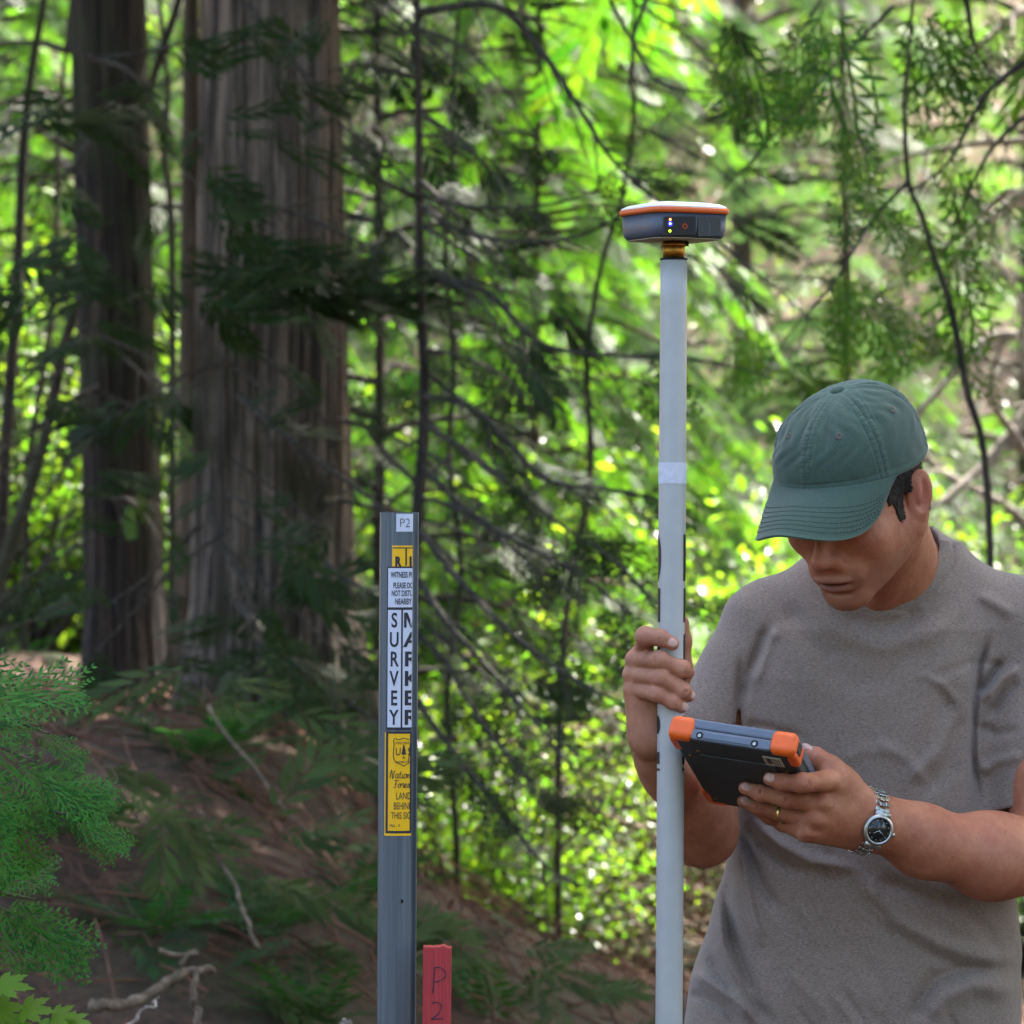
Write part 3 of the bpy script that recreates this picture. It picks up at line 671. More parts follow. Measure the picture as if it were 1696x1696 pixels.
# --- cap
def crown_pt(az, ph, off=0.0):           # az 0 = front, + towards his left ear
    az = np.asarray(az, float); ph = np.asarray(ph, float)
    ub = 42 + 20 * np.cos(az) - 6 * np.sin(az) ** 2
    a, b = 80.0, 99.0
    rho = np.cos(ph) ** 0.66; ze = np.sin(ph) ** 1.12
    bul = 1 + 0.045 * np.sin(2 * ph) * 1.0
    seam = np.zeros_like(az + ph)
    for sz in (0, 60, 120, 180, -60, -120):
        dd = (az - R(sz) + math.pi) % (2 * math.pi) - math.pi; dist = np.abs(dd) * 95 * np.maximum(rho, .05)
        seam += -0.7 * np.exp(-(dist / 1.0) ** 2) + 0.55 * np.exp(-((dist - 4.0) / 2.6) ** 2) * (1 + 0.75 * np.sin(ph * 88 + sz + 2 * np.sin(ph * 23))) - 0.45 * np.exp(-((dist - 7.6) / 1.0) ** 2)
    seam *= np.clip(rho * 3 - .3, 0, 1) * np.clip((ph - .02) * 14, 0, 1)
    wr = 1.0 * np.sin(az * 9 + 1.5 * np.sin(ph * 5)) * np.sin(ph * 4 + az) + 0.7 * np.sin(az * 23 + 4 * np.sin(ph * 6)) * np.sin(ph * 9)
    dent = -3.2 * np.exp(-((az - R(17)) * rho * 95 / 4.0) ** 2 - ((ph - 0.95) / .30) ** 2) - 2.2 * np.exp(-((az + R(12)) * rho * 95 / 3.5) ** 2 - ((ph - 1.0) / .25) ** 2) \
           + 1.5 * np.exp(-((az - R(5)) * rho * 95 / 6.0) ** 2 - ((ph - 0.95) / .30) ** 2)
    band = 1.2 * np.exp(-((ph - .05) / .03) ** 2) - 1.0 * np.exp(-((ph - .13) / .02) ** 2)
    d = seam + wr * np.sin(np.minimum(ph * 2, math.pi)) + dent + band + off
    r = np.sin(az) * (a + d) * rho * bul; f = np.cos(az) * (b + d) * rho * bul - 6 - 6 * ze; r = r + 5 * ze; u = ub * (1 - ze) + (129 + d) * ze - 15 * np.clip(-np.cos(az - .5), 0, 1) * np.sin(2 * ph) ** 1.2
    return HO + (np.stack([r, f, u], -1) * 0.001 * HS) @ HM.T
na_, np_ = 420, 110
AZ, PH = np.meshgrid(np.linspace(-math.pi, math.pi, na_, endpoint=False), np.linspace(0, math.pi / 2 - .01, np_), indexing='xy')
Vc = crown_pt(AZ, PH).reshape(-1, 3)
ii = np.arange(np_ - 1)[:, None] * na_; jj = np.arange(na_)[None]
Qc = np.stack([ii + jj, ii + (jj + 1) % na_, ii + na_ + (jj + 1) % na_, ii + na_ + jj], -1).reshape(-1, 4)
Vc = np.vstack([Vc, crown_pt(0, math.pi / 2 - 1e-4)]); k_ = (np_ - 1) * na_
Tc = np.stack([k_ + np.arange(na_), k_ + (np.arange(na_) + 1) % na_, np.full(na_, len(Vc) - 1)], 1)
cme = mesh_np('crown', Vc, [Qc[:, ::-1], Tc[:, ::-1]])
we = np.zeros_like(AZ)
for sz in (0, 60, 120, 180, -60, -120):
    dd = (AZ - R(sz) + math.pi) % (2 * math.pi) - math.pi; dist = np.abs(dd) * 95 * np.cos(PH)
    we += 0.14 * np.exp(-((dist - 4) / 2.2) ** 2) * np.clip(np.sin(PH * 88 + sz + 2 * np.sin(PH * 23)), 0, 1) + 0.22 * np.exp(-((dist - 8.6) / .8) ** 2)
we += .30 * np.exp(-((PH - .15) / .012) ** 2)
set_attr(cme, 'wear', np.append(np.clip(we, 0, 1).ravel(), 0))
crown = put('baseball_cap', cme, M['cap'], person); tag(crown, 'faded dark green cotton baseball cap')
so = crown.modifiers.new('thick', 'SOLIDIFY'); so.thickness = 0.0016; so.offset = -1
def cap_part(name, me, mat):
    o = put(name, me, mat, crown); return o
# brim
ns, nr_ = 120, 30
def brim_pt(s, t, off=0.0):              # s -1..1 round the front, t 0 at the crown .. 1 at the edge
    s = np.asarray(s, float); t = np.asarray(t, float); az = s * R(70)
    r0 = np.sin(az) * 81.5; f0 = np.cos(az) * 101 - 6; u0 = 42 + 20 * np.cos(az) - 6 * np.sin(az) ** 2 + 1.0
    e = np.sqrt(np.clip(1 - (np.abs(s)) ** 2.6, 0, 1))
    r1 = r0 + 2 * np.sin(az) * e; f1 = f0 + 78 * e ** .9 - 0 * s
    r1 = r1 * (1 - 0.10 * (1 - e)); 
    u1 = u0 - (10 * e + 33 * np.abs(s) ** 1.6 * e) - 4 * e
    r = r0 + (r1 - r0) * t; f = f0 + (f1 - f0) * t; u = u0 + (u1 - u0) * t + 3.0 * np.sin(t * math.pi) * e
    cu = -((r / 82) ** 2) * 20 * t * e
    return HO + (np.stack([r, f, u + cu + off], -1) * 0.001 * HS) @ HM.T
SS, TT_ = np.meshgrid(np.linspace(-1, 1, ns), np.linspace(0, 1, nr_), indexing='xy')
Vb = brim_pt(SS, TT_).reshape(-1, 3)
ii = np.arange(nr_ - 1)[:, None] * ns; jj = np.arange(ns - 1)[None]
Qb = np.stack([ii + jj, ii + jj + 1, ii + ns + jj + 1, ii + ns + jj], -1).reshape(-1, 4)
bme = mesh_np('brim', Vb, [Qb[:, ::-1]]); set_attr(bme, 'wear', (0.45 * np.exp(-((TT_ - 1) / .03) ** 2)).ravel())
br = cap_part('brim', bme, M['cap']); so = br.modifiers.new('thick', 'SOLIDIFY'); so.thickness = 0.004; so.offset = 0
bv = br.modifiers.new('bevel', 'BEVEL'); bv.width = .0012; bv.segments = 2
# stitching rows on the brim, on the crown seam band
st = MB()
def brim_on(s_, t_, h_):
    c = brim_pt(s_, t_); a_ = brim_pt(s_ + .01, t_) - c; b_ = brim_pt(s_, t_ + .01) - c; n_ = np.cross(a_, b_); n_ /= np.linalg.norm(n_)
    if n_ @ HM[:, 2] < 0: n_ = -n_
    return c + n_ * h_
for row, t in enumerate((.45, .54, .63, .72, .80, .88)):
    nd_ = 66
    for i in range(nd_):
        s_ = -0.90 + 1.80 * i / nd_ + (.006 if row % 2 else 0)
        st.tube([brim_on(s_, t, .0021), brim_on(s_ + .006, t, .0023), brim_on(s_ + 0.012, t, .0021)], .00055, 4)
st.build('stitching', M['stitch'], crown); st = MB()
for az in np.linspace(-1.15, 1.15, 110):
    a_ = crown_pt(az, .16, .4); b_ = crown_pt(az + .011, .16, .4); st.tube([a_, b_], .00035, 4)
st.build('stitching', M['stitch'], crown)
ey = MB()
for az, ph in ((R(30), .84), (R(-30), .86), (R(90), .86), (R(-90), .84), (R(150), .84), (R(-150), .84)):
    c = crown_pt(az, ph, .6); n1 = crown_pt(az + .02, ph, .6) - c; n2 = crown_pt(az, ph + .02, .6) - c
    n1 /= np.linalg.norm(n1); n2 -= n1 * (n1 @ n2); n2 /= np.linalg.norm(n2)
    ring_ = [c + (math.cos(a) * n1 + math.sin(a) * n2) * .0034 for a in np.linspace(0, 2 * math.pi, 17)]
    ey = MB(); ey.tube(ring_, .0017, 6, cap=False); ey.build('eyelet', M['eyelet'], crown)
bt_ = MB(); c = crown_pt(0, math.pi / 2 - 1e-4); u_ = HM[:, 2]
prof_ = [(0.0, .0055), (.0062, .0048), (.0088, .0028), (.0092, .0006), (.0080, -.001)]
vv = [c + u_ * .0055]; 
for r_, z_ in prof_[1:]:
    for a in np.arange(20) * math.pi / 10: vv.append(c + u_ * z_ + r_ * (math.cos(a) * HM[:, 0] + math.sin(a) * HM[:, 1]))
qq = []; tt_ = [(0, 1 + j, 1 + (j + 1) % 20) for j in range(20)]
for i in range(len(prof_) - 2):
    for j in range(20): qq.append((1 + i * 20 + j, 1 + (i + 1) * 20 + j, 1 + (i + 1) * 20 + (j + 1) % 20, 1 + i * 20 + (j + 1) % 20))
bt_.add(vv, qq, tt_); bt_.build('cap_button', M['cap'], crown)

# --- wedding ring
q0, q1 = fl[2][0][1], fl[2][0][0]; ax = (q1 - q0) / np.linalg.norm(q1 - q0)
cr = P(1296, 1346, 1)
cen = q0 + ax * .004; x_ = np.cross(ax, (0, 0, 1)); x_ /= np.linalg.norm(x_); y_ = np.cross(ax, x_)
rg = MB(); rr = .0113
vv = []; prof_ = [(-.0030, 0), (-.0026, .0011), (0, .0016), (.0026, .0011), (.0030, 0)]
for a in np.arange(40) * math.pi / 20:
    for z_, r_ in prof_: vv.append(cen + ax * z_ + (rr + r_) * (math.cos(a) * x_ + math.sin(a) * y_))
qq = [(i * 5 + j, ((i + 1) % 40) * 5 + j, ((i + 1) % 40) * 5 + j + 1, i * 5 + j + 1) for i in range(40) for j in range(4)]
rg.add(vv, qq); rg.build('ring', M['gold'], person)

# --- wristwatch
wa = P(1530, 1395, 4.828) - P(1440, 1365, 4.805); wa /= np.linalg.norm(wa)          # along the forearm
wc = P(1430, 1364, 4.805)
wo = tc_(wc) * 1.0 + np.array((0.06, 0, -0.06)); wo -= wa * (wa @ wo); wo /= np.linalg.norm(wo); wt = np.cross(wa, wo)
def wrist_r(a, off=0.0):                 # distance from the wrist's middle to the skin
    rs = np.linspace(.012, .07, 117); d = wo * math.cos(a) + wt * math.sin(a)
    v = body.ev(wc + wa * off + d * rs[:, None]); k = np.nonzero(v > 0)[0]
    return rs[k[0]] if len(k) else .035
WRr = np.array([wrist_r(2 * math.pi * i / 72) for i in range(72)]); WRr = sum(np.roll(WRr, k) for k in (-2, -1, 0, 1, 2)) / 5 + .0012
def wr(a): return float(np.interp(a % (2 * math.pi), np.arange(73) * 2 * math.pi / 72, np.append(WRr, WRr[0])))
watch_c = wc + wo * (wr(0) + .001)
case = MB()
def disc(mb, c, prof, n=48, z=wo, x=wa, y=wt, close=True, star=None):
    vv = []; 
    for r_, h_ in prof:
        for i in range(n):
            a = 2 * math.pi * i / n; k = 1 if star is None else star(a)
            vv.append(c + z * h_ + r_ * k * (math.cos(a) * x + math.sin(a) * y))
    qq = [(i * n + j, i * n + (j + 1) % n, (i + 1) * n + (j + 1) % n, (i + 1) * n + j) for i in range(len(prof) - 1) for j in range(n)]
    vv.append(c + z * prof[0][1]); vv.append(c + z * prof[-1][1]); t = []
    if close:
        for j in range(n): t.append((len(vv) - 2, (j + 1) % n, j)); t.append((len(vv) - 1, (len(prof) - 1) * n + j, (len(prof) - 1) * n + (j + 1) % n))
    mb.add(vv, qq, t)
disc(case, watch_c, [(.0160, -.002), (.0188, -.001), (.0192, .003), (.0184, .0058), (.0158, .0068), (.0148, .0064), (.0146, .0056)])
for s1 in (-1, 1):
    case.box(watch_c + wt * s1 * .0185 + wo * .0005, (.0200, .0075, .006), np.stack([wa, wt, wo], 1))
disc(case, watch_c + wa * .0200 + wo * .002, [(.0028, -.002), (.0030, .0), (.0028, .002)], 14, z=wa, x=wo, y=wt)
wch = case.build('wristwatch', M['steel2'], person)
dl = MB(); disc(dl, watch_c, [(.0146, .0050), (.0146, .0058)]); dl.build('dial', M['screen'], wch)
hd = MB(); top = wo * .0062
for i in range(12):
    a = i * math.pi / 6; d = math.cos(a) * wa + math.sin(a) * wt; hd.tube([watch_c + top + d * .0112, watch_c + top + d * .0132], .00035, 4)
for a, l_ in ((2.4, .008), (0.5, .011)):
    d = math.cos(a) * wa + math.sin(a) * wt; hd.tube([watch_c + top, watch_c + top + d * l_], .0005, 4)
hd.build('watch_hands', M['steel'], wch)
bd = MB(); nl_ = 34
for i in range(nl_):
    a = 2 * math.pi * i / nl_
    if math.cos(a) > 0.875: continue
    f_ = lambda t: wc + (wo * math.cos(t) + wt * math.sin(t)) * (wr(t) + .0006)
    c = f_(a); tg = f_(a + .06) - f_(a - .06); tg /= np.linalg.norm(tg); nrm = np.cross(wa, tg)
    Mx = np.stack([wa, tg, nrm], 1)
    for off, wdt in ((-.0066, .0052), (0, .0070), (.0066, .0052)):
        sh = .0015 if off == 0 else 0
        bd.box(c + wa * off + tg * (sh if i % 2 else sh), (wdt, .0056, .0028), Mx)
bevelled(bd.build('watch_band', M['steel'], wch, smooth=False), .0006, 1)
# ================================================================ survey pole with its receiver
pole_base = P(1107, 848, YP) * np.array((1, 1, 0))
def pole_c(z): # centre of the pole at height z: a slight lean
    x0 = (1116 - 848) * K * YP; x1 = (1108 - 848) * K * YP; z0 = P(0, 430, YP)[2]; z1 = P(0, 1696, YP)[2]
    return np.array((x0 + (x1 - x0) * (z - z0) / (z1 - z0), YP, z))
RP = 0.0162
pb = pole_c(0.0)
pole = thing('survey_pole', (pb[0], pb[1], 0), 'white survey pole held upright by the man with a receiver screwed on top', 'survey pole')
def zpx(py): return P(0, py, YP)[2]
ztop = zpx(431)
m = MB(); zs = np.linspace(0.07, ztop, 40); m.tube([pole_c(z) for z in zs], RP * np.where(zs > zpx(800), .985, 1.0), 40); m.build('tube', M['pole'], pole)
m = MB(); m.tube([pole_c(0.0), pole_c(.03), pole_c(.07)], [.001, .008, .012], 20); m.build('point', M['steel2'], pole)
m = MB(); m.tube([pole_c(zpx(766)), pole_c(zpx(783)), pole_c(zpx(801))], RP + .0005, 40, cap=False); m.build('tape_band', M['tape'], pole)
m = MB(); m.tube([pole_c(ztop), pole_c(ztop + .0025)], RP * 1.02, 40); m.build('end_ring', M['black'], pole)
m = MB(); m.tube([pole_c(zpx(431)), pole_c(zpx(400))], .0128, 32); m.tube([pole_c(zpx(408)), pole_c(zpx(403))], .0145, 32); m.build('brass_adapter', M['brass'], pole)
m = MB(); a = pole_c(zpx(404)); m.tube([a, a + np.array((.0175, -.002, 0))], .003, 10); m.build('lock_screw', M['black'], pole)
# printing wrapped round the two sides of the pole: bars and strokes of large lettering seen edge on
m = MB()
def wrap_patch(py0, py1, a0, a1, taper=0.0):
    n_ = 8; vs = []; nz = 8
    for j in range(nz + 1):
        z = zpx(py0) + (zpx(py1) - zpx(py0)) * j / nz; c = pole_c(z); e = taper * abs(2 * j / nz - 1) ** 3
        for i in range(n_ + 1):
            aa = a0 + e * (a1 - a0) * (0 if a0 > 0 else 1) + (a1 - a0) * (1 - e) * i / n_; vs.append(c + (RP + .0003) * np.array((math.sin(aa), -math.cos(aa), 0)))
    m.add(vs, [(j * (n_ + 1) + i, j * (n_ + 1) + i + 1, (j + 1) * (n_ + 1) + i + 1, (j + 1) * (n_ + 1) + i) for j in range(nz) for i in range(n_)])
for s in (-1, 1):
    for p0, p1, b0, b1, tp in ((885, 962, 53, 100, .5), (974, 1030, 57, 100, 0), (974, 984, 100, 150, 0), (1185, 1215, 52, 100, .3), (1245, 1265, 55, 100, 0), (1272, 1276, 54, 100, 0), (885, 895, 100, 170, 0), (950, 962, 100, 170, 0), (1050, 1160, 58, 100, 0)):
        m = MB(); wrap_patch(p0, p1, R(s * b0), R(s * b1), tp); m.build('printed_mark', M['mark'], pole)
m = MB()
for y0 in (1590, 1592): pass
# receiver
rc_ = pole_c(zpx(398)); RX = np.array((1, 0, 0)); RZ = np.array((0, 0, 1.0))
def loft(mb, c, rings, n=96, yaw=0.0, expo=5.0, asp=1.0):
    vv = []
    for hx, hz in rings:
        for i in range(n):
            a = 2 * math.pi * i / n + 1e-4; ca, sa = math.cos(a), math.sin(a)
            k = (abs(ca) ** expo + abs(sa) ** expo) ** (-1 / expo)
            x, y = hx * k * ca, hx * asp * k * sa
            vv.append(c + np.array((x * math.cos(yaw) - y * math.sin(yaw), x * math.sin(yaw) + y * math.cos(yaw), hz)))
    mb.add(vv, [(i * n + j, i * n + (j + 1) % n, (i + 1) * n + (j + 1) % n, (i + 1) * n + j) for i in range(len(rings) - 1) for j in range(n)])
    b0 = mb.n
    mb.add([c + np.array((0, 0, rings[0][1])), c + np.array((0, 0, rings[-1][1]))]); nn = len(rings) * n
    mb.T.append(np.array([(b0, b0 - nn + (j + 1) % n, b0 - nn + j) for j in range(n)] + [(b0 + 1, b0 - nn + (len(rings) - 1) * n + j, b0 - nn + (len(rings) - 1) * n + (j + 1) % n) for j in range(n)]))
hpx = K * YP
yaw = R(28)
HW = 59.5 * hpx / .0075 * .0075 * 1.0
def hz(py): return (398 - py) * hpx
E = 6.0
_a = np.linspace(0, 2 * math.pi, 721); _k = (np.abs(np.cos(_a)) ** E + np.abs(np.sin(_a)) ** E) ** (-1 / E)
W0 = 90 * hpx / (1.055 * np.max(_k * (np.cos(_a) * math.cos(yaw) - np.sin(_a) * math.sin(yaw))))
m = MB(); loft(m, rc_, [(W0 * .90, hz(397.5)), (W0 * .955, hz(393)), (W0 * .985, hz(385)), (W0 * 1.0, hz(357.5))], expo=E, yaw=yaw)
hous = m.build('receiver', M['housing'], pole)
m = MB(); loft(m, rc_, [(W0 * .97, hz(357.5)), (W0 * 1.045, hz(357)), (W0 * 1.055, hz(353)), (W0 * 1.050, hz(348.5)), (W0 * .97, hz(347.5))], expo=E, yaw=yaw); m.build('orange_gasket', M['orange2'], hous)
m = MB(); loft(m, rc_, [(W0 * 1.03, hz(348.2)), (W0 * 1.01, hz(345)), (W0 * .90, hz(341)), (W0 * .62, hz(337.2)), (W0 * .3, hz(335.6)), (W0 * .02, hz(335))], expo=E, yaw=yaw); m.build('dome', M['white'], hous)
m = MB(); loft(m, rc_, [(W0 * .86, hz(399.2)), (W0 * .89, hz(398.4)), (W0 * .89, hz(397.4))], expo=E, yaw=yaw); m.build('base_plate', M['sticker'], hous)
# front panel: local frame of the front face
fx = np.array((math.cos(yaw), math.sin(yaw), 0)); fn = np.array((math.sin(yaw), -math.cos(yaw), 0)); FM = np.stack([fx, -fn, RZ], 1)
def face(px, py, out):    # point on the front face plane seen at a pixel
    o = cam0; d = P(px, py, 1.0) - cam0; q = rc_ + fn * (W0 * 1.0 + out); return o + d * (((q - o) @ fn) / (d @ fn))
def panel(mb, x0, y0, x1, y1, out, th=.001):
    a, b, c, d = face(x0, y1, out), face(x1, y1, out), face(x1, y0, out), face(x0, y0, out)
    v = np.array([a, b, c, d]); v2 = v - fn * th
    mb.add(np.vstack([v, v2]), [(0, 1, 2, 3), (7, 6, 5, 4), (0, 4, 5, 1), (1, 5, 6, 2), (2, 6, 7, 3), (3, 7, 4, 0)])
m = MB(); panel(m, 1101, 358.5, 1153, 390, .0012, .0035); bevelled(m.build('control_panel', M['black'], hous, False), .0006, 2)
m = MB(); panel(m, 1156, 359.5, 1194, 392, .0009, .0035); bevelled(m.build('port_cover', M['graphite'], hous, False), .0008, 2)
m = MB(); panel(m, 1174, 368, 1175.2, 391, .0014, .001); m.build('cover_seam', M['housing'], hous, False)
def blob(mb, c, r): disc(mb, c, [(r * .2, .0009), (r * .7, .0007), (r, .0003), (r, 0)], 20, z=fn, x=fx, y=RZ)
for nm_, x, y, r_, mt in (('blue_light_halo', 1110, 370.5, 3.9 * hpx, 'led_halo'), ('red_light', 1110, 363.5, 1.9 * hpx, 'led_red'), ('green_light', 1109.5, 382.5, 2.0 * hpx, 'led_green'), ('blue_light_core', 1110, 370.5, 1.5 * hpx, 'led_core')):
    m = MB(); blob(m, face(x, y, .0013 + (.001 if 'core' in nm_ else 0)), r_); m.build(nm_, M[mt], hous)  # the blue disc is widened to stand for the glow round its core
m = MB(); c = face(1134.5, 374.5, .0016)
m.tube([c + 3.9 * hpx * (math.sin(a) * fx + math.cos(a) * RZ) for a in np.linspace(.6, 2 * math.pi - .6, 20)], .0005, 6); m.tube([c + RZ * .8 * hpx, c + RZ * 5.2 * hpx], .0005, 6); m.build('power_symbol', M['power'], hous)

# ================================================================ tablet
tab = thing('rugged_tablet', tuple(TP(TW / 2, TL / 2, TT / 2)), 'grey rugged tablet with orange corners held in the man\'s left hand', 'tablet')
TM = np.stack([tw, tl_, -tn], 1)
def tbox(mb, a0, a1, b0, b1, c0, c1):
    mb.box(TP((a0 + a1) / 2, (b0 + b1) / 2, (c0 + c1) / 2), (a1 - a0, b1 - b0, c1 - c0), TM)
m = MB(); tbox(m, .003, TW - .003, .003, TL - .003, .010, TT); bevelled(m.build('back_shell', M['graphite'], tab, False), .005, 4)
m = MB(); tbox(m, .0015, TW - .0015, .0015, TL - .0015, 0, .0125); bevelled(m.build('front_frame', M['grey'], tab, False), .003, 3)
m = MB(); tbox(m, .028, TW - .028, .0005, .012, .0130, TT - .0008); bevelled(m.build('end_cap', M['grey'], tab, False), .0022, 3)
m = MB(); tbox(m, .015, TW - .015, .020, TL - .035, -.0006, .002); m.build('screen', M['screen'], tab, False)
for cx, cy, dx, dy in ((0, 0, 1, 1), (TW, 0, -1, 1), (0, TL, 1, -1), (TW, TL, -1, -1)):
    m = MB(); Lx, Ly = (.031, .024) 
    xs = sorted((cx - dx * .0015, cx + dx * Lx)); ys = sorted((cy - dy * .0015, cy + dy * .016)); tbox(m, xs[0], xs[1], ys[0], ys[1], -.0012, TT + .0008)
    o = m.build('corner_bumper', M['orange'], tab, False); bevelled(o, .0085, 6)
    m = MB(); xs = sorted((cx - dx * .0012, cx + dx * .0125)); ys = sorted((cy + dy * .010, cy + dy * .042)); tbox(m, xs[0], xs[1], ys[0], ys[1], .003, TT + .0004); bevelled(m.build('side_bumper', M['orange'], tab, False), .0045, 4)
m = MB(); tbox(m, .042, .102, -.0006, .004, .0150, .0245); bevelled(m.build('port_cover', M['grey'], tab, False), .002, 3)
for a_ in (.0385, .1055):
    m = MB(); c = TP(a_, .0002, .0205); disc(m, c, [(.0042, -.002), (.0042, .0004), (.0034, .0005)], 20, z=-tl_, x=tw, y=tn); m.build('screw_recess', M['black'], tab)
    m = MB(); disc(m, c + tn * -.0008, [(.0022, 0), (.0022, .0009), (.0012, .0010), (.0010, .0006)], 16, z=-tl_, x=tw, y=tn); m.build('port_screw', M['steel2'], tab)
m = MB(); tbox(m, TW - .002, TW + .0022, .0105, .026, .006, .020); bevelled(m.build('lanyard_slot', M['graphite'], tab, False), .0018, 2)
m = MB(); tbox(m, .030, TW - .030, .045, TL - .050, TT - .001, TT + .0018); bevelled(m.build('battery_cover', M['graphite'], tab, False), .0016, 2)
stk = MB(); tbox(stk, .112, .1345, .020, .045, TT - .0002, TT + .0006); stk_o = stk.build('label_sticker', M['sticker'], tab, False)
m = MB(); rb = random.Random(3); y = .0235
x = .1150
while x < .1215:                        # bar code and two lines of small print
    wbar = rb.choice((.0003, .0006, .0009)); tbox(m, x, x + wbar, .0240, .0400, TT + .0006, TT + .0008); x += wbar + rb.choice((.0003, .0005))
for x0 in (.1238, .1268, .1300):
    y = .0235
    while y < .041:
        l_ = rb.uniform(.0008, .0022); tbox(m, x0, x0 + .0011, y, y + l_, TT + .0006, TT + .0008); y += l_ + .0006
m.build('label_print', M['ink'], stk_o, False)
for a_, b_ in ((.016, .055), (.134, .060), (.030, .035), (.120, .052), (.016, .190)):
    m = MB(); disc(m, TP(a_, b_, TT - .0002), [(.0022, 0), (.0022, .0010), (.0012, .0010), (.0010, .0004)], 14, z=-tn, x=tw, y=tl_); m.build('case_screw', M['brass'], tab)

# ================================================================ marker post
YM = 4.74
hm = K * YM
def post_x(px): return (px - 848) * hm
def post_lean(z): return (z - P(0, 1696, YM)[2]) * (5 * hm) / (848 * hm)      # 5 px to the right at the top
# cross section (x, depth) of the post's front skin, left to right
sec = [(623.5, .012), (626, .004), (636, .0005), (650, -.0022), (653, -.0028), (664, -.0018), (677.2, 0.0), (678.6, .0008), (679.0, .014), (681.5, .0145), (687, .0135), (688, .0155)]
def post_pt(px, dep, z): return np.array((post_x(px) + post_lean(z), YM + dep, z))
post = thing('marker_post', tuple(post_pt(655, 0, 0) * np.array((1, 1, 0))), 'grey fibreglass survey marker post with white and yellow stickers', 'marker post')
zt, zb = P(0, 848.5, YM)[2], -0.3
m = MB(); back = [(x, d + .0035) for x, d in reversed(sec)]
loop = sec + back; nn = len(loop); vv = []; zl = np.linspace(zb, zt, 8)
for z in zl: vv += [post_pt(x, d, z) for x, d in loop]
qq = [(i * nn + j, i * nn + (j + 1) % nn, (i + 1) * nn + (j + 1) % nn, (i + 1) * nn + j) for i in range(7) for j in range(nn)]
ns_ = len(sec)
for e, top in ((0, False), (7, True)):
    for j in range(ns_ - 1):
        q = (e * nn + j, e * nn + j + 1, e * nn + nn - 2 - j, e * nn + nn - 1 - j); qq.append(q if top else q[::-1])
m.add(vv, qq); po = m.build('post', M['post'], post, False); 
for p_ in po.data.polygons: p_.use_smooth = False
m = MB(); c = post_pt(664, -.0012, P(0, 1492.5, YM)[2]); disc(m, c, [(3.3 * hm, 0), (3.3 * hm, .0009), (2.0 * hm, .0007)], 20, z=np.array((0, -1., 0)), x=RX, y=RZ); m.build('bolt_hole', M['black'], post)
sx_ = np.array([s[0] for s in sec[:9]]); sd_ = np.array([s[1] for s in sec[:9]])
def skin_pt(px, py, off):
    z = P(0, py, YM)[2]; px = min(px, 678.9)
    return post_pt(px, float(np.interp(px, sx_, sd_)) - off, z)
def shear(py): return 5 * (1696 - py) / 848 - 2.6     # the stickers' own edges follow the post
def patch(mb, x0, y0, x1, y1, off, edge=None):
    """a sticker area in the post's own pixel frame (x as measured half way up the post)"""
    xs = sorted(set([x0, x1] + [v for v in (636, 650, 653, 664, 677.2, 678.6) if x0 < v < x1])); ys = np.linspace(y0, y1, 5)
    vv = [skin_pt(x - (0 if edge is None else edge(y) * (x == x0)), y, off) for y in ys for x in xs]; k = len(xs)
    mb.add(vv, [(j * k + i, (j + 1) * k + i, (j + 1) * k + i + 1, j * k + i + 1) for j in range(4) for i in range(k - 1)])
X0 = 636; XE = 678.9
def off_lab(name, rects, mat, parent, lift):
    m = MB()
    for r_ in rects: patch(m, *r_, lift)
    return m.build(name, mat, parent, False)
# lettering
def text_obj(name, items, mat, parent, lift, bold=.0):
    bmx = bmesh.new()
    for s, cx, cy, hh, sxx, align in items:
        cu = bpy.data.curves.new('t', 'FONT'); cu.body = s; cu.size = 1.0; cu.align_x = align; cu.align_y = 'CENTER'; cu.offset = bold; cu.resolution_u = 4
        to = bpy.data.objects.new('t', cu); col.objects.link(to); bpy.context.view_layer.update()
        me = bpy.data.meshes.new_from_object(to.evaluated_get(bpy.context.evaluated_depsgraph_get()))
        vs = verts_of(me)
        if len(vs):
            h_ = vs[:, 1].max() - vs[:, 1].min(); mid = (vs[:, 1].max() + vs[:, 1].min()) / 2
            k_ = hh / h_
            for v, q in zip(me.vertices, vs): v.co = (cx + q[0] * k_ * sxx, -(cy - (q[1] - mid) * k_), 0)
            bmx.from_mesh(me)
        bpy.data.objects.remove(to); bpy.data.curves.remove(cu); bpy.data.meshes.remove(me)
    for xx in (650, 653, 664, 677.2):
        bmesh.ops.bisect_plane(bmx, geom=bmx.verts[:] + bmx.edges[:] + bmx.faces[:], plane_co=(xx, 0, 0), plane_no=(1, 0, 0))
    bmesh.ops.bisect_plane(bmx, geom=bmx.verts[:] + bmx.edges[:] + bmx.faces[:], plane_co=(678.3, 0, 0), plane_no=(1, 0, 0), clear_outer=True)
    for v in bmx.verts: v.co = skin_pt(v.co.x, -v.co.y, lift)
    me = bpy.data.meshes.new(name); bmx.to_mesh(me); bmx.free()
    return put(name, me, mat, parent)
def strokes(name, polys, mat, parent, lift, w):
    m = MB()
    for pl in polys:
        pts = np.array(pl, float)
        pts = pts[pts[:, 0] < 678.6]
        if len(pts) > 1: m.tube([skin_pt(x, y, lift) for x, y in pts], w * hm, 5)
    return m.build(name, mat, parent)
L1, L2, L3 = .00035, .0007, .00105
s = off_lab('number_sticker', [(651.5, 851, 679, 880.5)], M['st_white'], post, L1)
text_obj('lettering', [('P2', 656.5, 866, 14.5, 0.86, 'LEFT')], M['ink'], s, L2, -.015)
s = off_lab('torn_yellow_sticker', [(645, 903.5, 679, 938)], M['st_yellow'], post, L1)
off_lab('border', [(646, 906.5, 679, 908.3), (667, 908, 669.5, 937)], M['ink'], s, L2)
text_obj('lettering', [('R', 650, 930, 17, .72, 'LEFT'), ('I', 673.5, 930, 17, .8, 'LEFT')], M['ink'], s, L2, .06)
